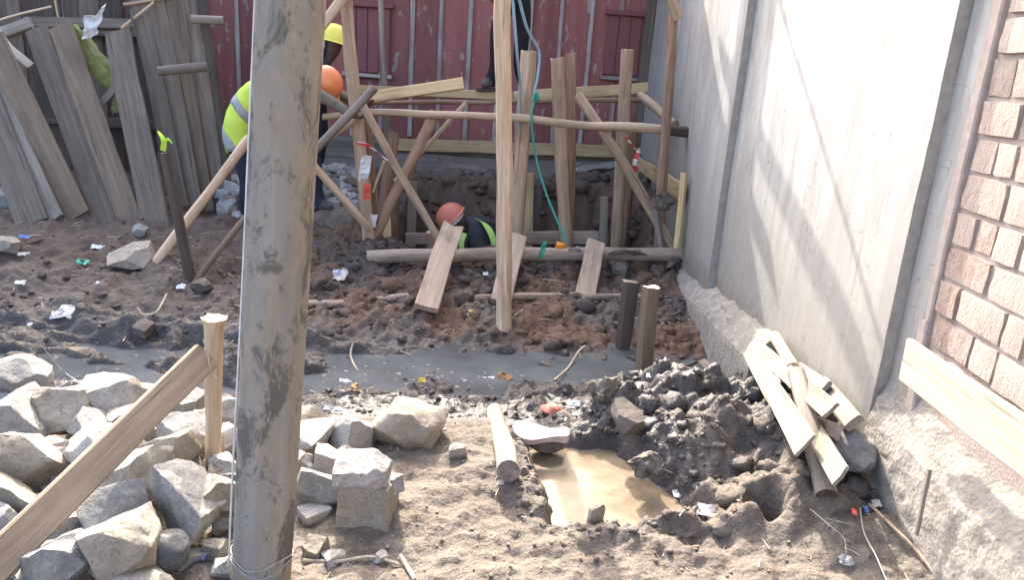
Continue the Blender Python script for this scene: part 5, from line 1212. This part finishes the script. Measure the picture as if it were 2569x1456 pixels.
# odd shoe sole, red cap, bits on the log
c = gz(1356, 1092, .045); d = gz(1430, 1092, .035) - gz(1285, 1082, .05)
bm = bmesh.new(); nn_ = 30; L = d.length; dr = d.normalized(); sv = Vector((0, 0, 1)).cross(dr).normalized(); top = []; bot = []
for i in range(nn_ + 1):
    s = i / nn_; hw = L * (.155 + .055 * math.cos((s - .22) * 6.0) ) * (max(0, 1 - (2 * s - 1) ** 6)) ** .5
    for j in range(7):
        b = j / 3 - 1; z = .012 + .010 * math.cos(b * 1.4) + .02 * (s - .5) ** 2 * 4 + .006 * (abs(b) > .9)
        top.append(bm.verts.new(dr * L * (s - .5) + sv * hw * b + Vector((0, 0, z)))); bot.append(bm.verts.new(dr * L * (s - .5) + sv * hw * b * .93 + Vector((0, 0, -.014))))
for i in range(nn_):
    for j in range(6):
        k = i * 7 + j; bm.faces.new((top[k], top[k + 7], top[k + 8], top[k + 1])).material_index = 0 if i < 16 else 1; bm.faces.new((bot[k], bot[k + 1], bot[k + 8], bot[k + 7])).material_index = 1
    for j in (0, 6):
        k = i * 7 + j; bm.faces.new((top[k], bot[k], bot[k + 7], top[k + 7])).material_index = 1
bmesh.ops.recalc_face_normals(bm, faces=bm.faces); me = bpy.data.meshes.new('shoe_sole'); bm.to_mesh(me); bm.free(); smooth(me, 60)
tag(link('shoe_sole', me, ['insole', 'insole'], Matrix.Translation(c) @ Matrix.Rotation(.35, 4, dr)), 'discarded pale shoe sole lying at the head of the puddle', 'shoe sole')
stone('mud_clod', c + Vector((0.03, .04, -.06)), (.17, .10, .07), 731, 'mud_stone', 'mud clod carrying the shoe sole', 'clod', None, cuts=8, rough=.1, sub=3)
c = gp(1390, 1038); bm = bmesh.new(); prof = [(.002, .034), (.02, .032), (.030, .022), (.034, .006), (.036, .004), (.058, .0), (.060, -.003), (.034, -.002)]; rows = []
for r, z in prof: rows.append([bm.verts.new((r * math.cos(a) * (1.25 if r > .04 else 1), r * math.sin(a) * (.62 if r > .04 else .9), z)) for a in [2 * math.pi * i / 24 for i in range(24)]])
for A, B in zip(rows, rows[1:]):
    for i in range(24): bm.faces.new((A[i], A[(i + 1) % 24], B[(i + 1) % 24], B[i]))
bmesh.ops.recalc_face_normals(bm, faces=bm.faces); me = bpy.data.meshes.new('toy_hat'); bm.to_mesh(me); bm.free(); smooth(me, 40)
tag(link('toy_hat', me, 'pink_plastic', Matrix.Translation(c + Vector((0, 0, .015))) @ Matrix.Rotation(.35, 4, 'X') @ Matrix.Rotation(.3, 4, 'Y')), 'small red plastic hat lying near the mud heap', 'plastic hat')
sheet('cloth_scrap', at(1361, 628, 5.98), (.02, 0, .0), (.015, -.02, .075), 5, 9, 'green_scrap', 'green cloth scrap hanging on the pit log', 'cloth scrap', .015, 20)
stone('orange_case', at(1406, 618, 6.16), (.085, .05, .06), 741, 'orange_scrap', 'small orange plastic case on the pit log', 'case', None, (0, .2, .2), sub=3, cuts=9)
sheet('rag', at(1442, 626, 6.13), (.06, 0, .0), (.0, -.03, .02), 8, 6, 'paper', 'whitish rag on the pit log left of the short plank', 'rag', .025, 20, outline=.3)
# twigs, rods and wires
def on(u, v, z=.006): return gp(u, v) + Vector((0, 0, z))
tube('rod', [on(2178, 1285, .03), on(2240, 1345, .03), on(2300, 1400, .02), on(2360, 1470, .01)], .0055, 'pale_pole', 'pale thin rod lying towards the bottom right corner', 'rod')
tube('wire', [on(2155, 1288, .02), on(2165, 1350, .02), on(2195, 1410, .02), on(2225, 1470, .01)], .0026, 'wire', 'thin grey wire lying left of the pale rod', 'wire')
tube('wire', [on(2030, 1290, .02), on(2085, 1345, .03), on(2115, 1375, .03), on(2120, 1430, .02)], .0015, 'straw', 'hair thin wire curling below the muddy pole foot', 'wire')
tube('twig', [on(1390, 958, .01), on(1425, 930, .02), on(1450, 900, .05), on(1466, 890, .06)], .006, 'straw', 'bent twig standing in the ditch near the stake', 'twig')
tube('twig', [on(885, 893, .08), on(880, 915, .05), on(905, 945, .02), on(945, 948, .02)], .006, 'straw', 'curved pale root in the ditch right of the utility pole', 'twig')
tube('twig', [on(345, 790, .05), on(362, 802, .03), on(395, 797, .04), on(420, 768, .08)], .007, 'straw', 'curved straw stalk at the ditch edge', 'twig')
tube('twig', [on(66, 612), on(100, 604), on(132, 592)], .010, 'grey_pole', 'grey stick lying on the left bank near the blue scrap', 'twig')
tube('twig', [on(305, 652), on(330, 660), on(354, 664)], .007, 'straw', 'pale stalk lying below the angular tan rock', 'twig')
tube('twig', [on(760, 1415, .012), on(850, 1420, .015), on(930, 1408, .015), on(1000, 1425, .012)], .006, 'straw', 'long thin stick lying below the squared block', 'twig')
tube('twig', [on(1003, 1404, .015), on(1020, 1430, .012), on(1040, 1462, .01)], .007, 'pale_pole', 'short pale stick pointing to the bottom edge', 'twig')
pole('rod', [wx(1755, 905, 1.18) , at(1650, 955, 4.05)], .010, .010, 'dark_pole', 'dark bar lying across the ditch by the wall', 'rod')
plank('board', at(1760, 905, 4.25), at(1805, 955, 3.85), .05, .015, (-.4, -.5, 1), 'pale_plank', 'narrow grey slat in the ditch at the wall foot', 'slat')
tube('wire', [on(118, 945, .16), on(160, 955, .06), on(200, 975, .04), on(235, 990, .08)], .002, 'white_plastic', 'thin white string between two stones at the left', 'string')

# uncountable grit, clods and straw
def scatter(name, n, region, smin, smax, mat, label, kind_, seed):
    r = np.random.RandomState(seed); Vv = []; Ff = []; V0, F0 = ico(1)
    cnt = 0
    while cnt < n:
        x = r.uniform(region[0], region[1]); y = r.uniform(region[2], region[3])
        if region[4] is not None and not region[4](x, y): continue
        cnt += 1; z = 0; s = smin + (smax - smin) * r.rand() ** 3 
        a = r.rand() * 6.28; ca, sa = math.cos(a), math.sin(a); o = len(Vv)
        pts.append((x, y, s, a)) if False else None
        if kind_ == 'grit':
            q = V0 * np.array([s, s * r.uniform(.6, 1), s * r.uniform(.4, .8)]) * (1 + .25 * r.randn(len(V0), 1).clip(-1, 1)); f = F0
        else:
            L = s * r.uniform(3, 9); wd = s * .35
            q = np.array([(-L, -wd, 0), (L, -wd, .3 * s), (L, wd, .3 * s), (-L, wd, 0), (0, 0, wd * 1.5)]); f = [(0, 1, 4), (1, 2, 4), (2, 3, 4), (3, 0, 4)]
        X = q[:, 0] * ca - q[:, 1] * sa + x; Yy = q[:, 0] * sa + q[:, 1] * ca + y
        Vv.append(np.stack([X, Yy, q[:, 2]], 1)); Ff.append((f, (x, y, s)))
    xy = np.array([c[1][:2] for c in Ff]); hz = full_h(xy[:, 0], xy[:, 1]); faces = []; off = 0; out = []
    for v, (f, (x, y, s)), h in zip(Vv, Ff, hz):
        v = v.copy(); v[:, 2] += h + s * .25; out.append(v); faces += [tuple(i + off for i in t) for t in f]; off += len(v)
    me = bpy.data.meshes.new(name); me.from_pydata(np.concatenate(out).tolist(), [], faces)
    return tag(link(name, me, mat), label, 'debris', kind='stuff')
def clod_scatter(name, n, region, smin, smax, mat, label, seed):
    r = np.random.RandomState(seed); V0, F0 = ico(2); F0 = np.array(F0); VV = []; FF = []; off = 0; P = []
    while len(P) < n:
        x = r.uniform(region[0], region[1]); y = r.uniform(region[2], region[3])
        if region[4](x, y): P.append((x, y))
    P = np.array(P); hz = full_h(P[:, 0], P[:, 1]); proto = []
    for q in range(14):
        v = V0.copy()
        for i in range(9):
            nr = r.normal(size=3); nr /= np.linalg.norm(nr); v -= np.clip(v @ nr - r.uniform(.68, .95), 0, None)[:, None] * nr
        v = np.array([tuple(Vector(p) + noise.noise_vector(Vector(p) * 1.7 + Vector((q * 7.7, 0, 0))) * .42 + noise.noise_vector(Vector(p) * 3.6 + Vector((q * 3.1, 2, 0))) * .17) for p in v]); proto.append(v)
    for (x, y), h in zip(P, hz):
        s = smin + (smax - smin) * r.rand() ** 2.2; a, b = r.rand() * 6.28, r.uniform(-.6, .6); v = proto[r.randint(14)] * np.array([s, s * r.uniform(.6, 1), s * r.uniform(.45, .8)])
        v = np.stack([v[:, 0] * math.cos(b) + v[:, 2] * math.sin(b), v[:, 1], v[:, 2] * math.cos(b) - v[:, 0] * math.sin(b)], 1)
        v = np.stack([v[:, 0] * math.cos(a) - v[:, 1] * math.sin(a) + x, v[:, 0] * math.sin(a) + v[:, 1] * math.cos(a) + y, v[:, 2] + h - s * .18], 1)
        VV.append(v); FF.append(F0 + off); off += len(v)
    me = bpy.data.meshes.new(name); me.from_pydata(np.concatenate(VV).tolist(), [], np.concatenate(FF).tolist()); smooth(me)
    A_ = np.concatenate(VV); W_ = soil(np.repeat(P[:, 0], len(V0)), np.repeat(P[:, 1], len(V0)))
    for nm_, arr in zip(('wet', 'dry', 'red', 'street'), W_):
        me.attributes.new(nm_, 'FLOAT', 'POINT').data.foreach_set('value', arr.astype(np.float32))
    return tag(link(name, me, mat), label, 'clods', kind='stuff')
dry_pool = lambda x, y: float(puddle_k(np.array([x]), np.array([y]))[0]) < .2
heap_at = lambda x, y: dry_pool(x, y) and float(rough(np.array([x]), np.array([y]))[0][0]) > .3 and math.hypot(x - .985, y - 2.5) > .12
rim_at = lambda x, y: dry_pool(x, y) and math.hypot(x - .45, (y - 2.8) * .8) < .48
in_pit = lambda x, y: float(pit_k(np.array([x]), np.array([y]))[0])
clod_scatter('heap_clods', 120, (.35, 1.38, 2.4, 3.75, heap_at), .012, .080, 'earth', 'sticky clods of grey mud heaped right of the puddle', 31)
clod_scatter('rim_clods', 260, (-.1, 1.0, 2.2, 3.4, rim_at), .008, .026, 'earth', 'small wet clods round the puddle rim', 32)
clod_scatter('bank_clods', 520, (-1.7, 1.3, 4.55, 6.4, lambda x, y: True), .018, .095, 'earth', 'red brown clods of earth on the bank before the pit', 33)
clod_scatter('pit_clods', 260, (-1.3, 1.3, 7.2, 8.45, lambda x, y: in_pit(x, y) < .75), .03, .13, 'earth', 'brown clods on the far side of the pit', 34)
clod_scatter('ditch_clods', 300, (-1.2, .6, 3.15, 4.0, lambda x, y: True), .008, .034, 'earth', 'dark wet crumbs along the near ditch side', 35)
clod_scatter('left_clods', 260, (-3.6, -1.2, 4.3, 6.2, lambda x, y: True), .008, .040, 'earth', 'dark crumbs over the left bank', 36)
nopit = lambda x, y: not (PIT[0] - .1 < x < PIT[1] + .1 and PIT[2] - .1 < y < PIT[3] + .1)
scatter('gravel', 1300, (-2.2, 1.4, 1.6, 3.3, lambda x, y: math.hypot(x - .45, (y - 2.8) * .8) > .36 and not (x > .5 and y > 2.5)), .002, .011, 'tan_stone', 'loose pale grit strewn over the dry foreground soil', 'grit', 1)
scatter('mud_crumbs', 1500, (-3.5, 1.3, 3.2, 8.0, nopit), .004, .024, 'mud_stone', 'dark crumbs of mud strewn over bank and ditch side', 'grit', 2)
scatter('straw_litter', 900, (-4.5, 1.3, 3.4, 7.6, nopit), .003, .010, 'straw', 'pale straw and splinters strewn over the bank', 'straw', 3)
scatter('straw_chips', 320, (-1.3, 1.35, 1.6, 3.4, None), .002, .006, 'straw', 'pale splinters strewn over the foreground', 'straw', 4)
# flecks of foam drifting on the ditch
r = np.random.RandomState(9); Vv = []; Ff = []
for i in range(80):
    x = r.normal(-.55, .45) if i < 50 else r.uniform(-3, 1.2); y = r.normal(4.12, .10) + .06 * x; s_ = r.uniform(.002, .008); a = r.uniform(-.5, .5); n_ = 7; o = len(Vv)
    if full_h(np.array([x]), np.array([y]))[0] > -.2: continue
    for k_ in range(n_):
        an = 2 * math.pi * k_ / n_; dx, dy = math.cos(an) * s_ * 2.2 * r.uniform(.6, 1.2), math.sin(an) * s_ * r.uniform(.6, 1.2); Vv.append((x + dx * math.cos(a) - dy * math.sin(a), y + dx * math.sin(a) + dy * math.cos(a), -.194))
    Vv.append((x, y, -.1935 + s_ * .3)); Ff += [(o + k_, o + (k_ + 1) % n_, o + n_) for k_ in range(n_)]
me = bpy.data.meshes.new('foam'); me.from_pydata(Vv, [], Ff); tag(link('foam', me, 'foam_grey'), 'flecks of pale foam drifting on the ditch water', 'foam', kind='stuff')
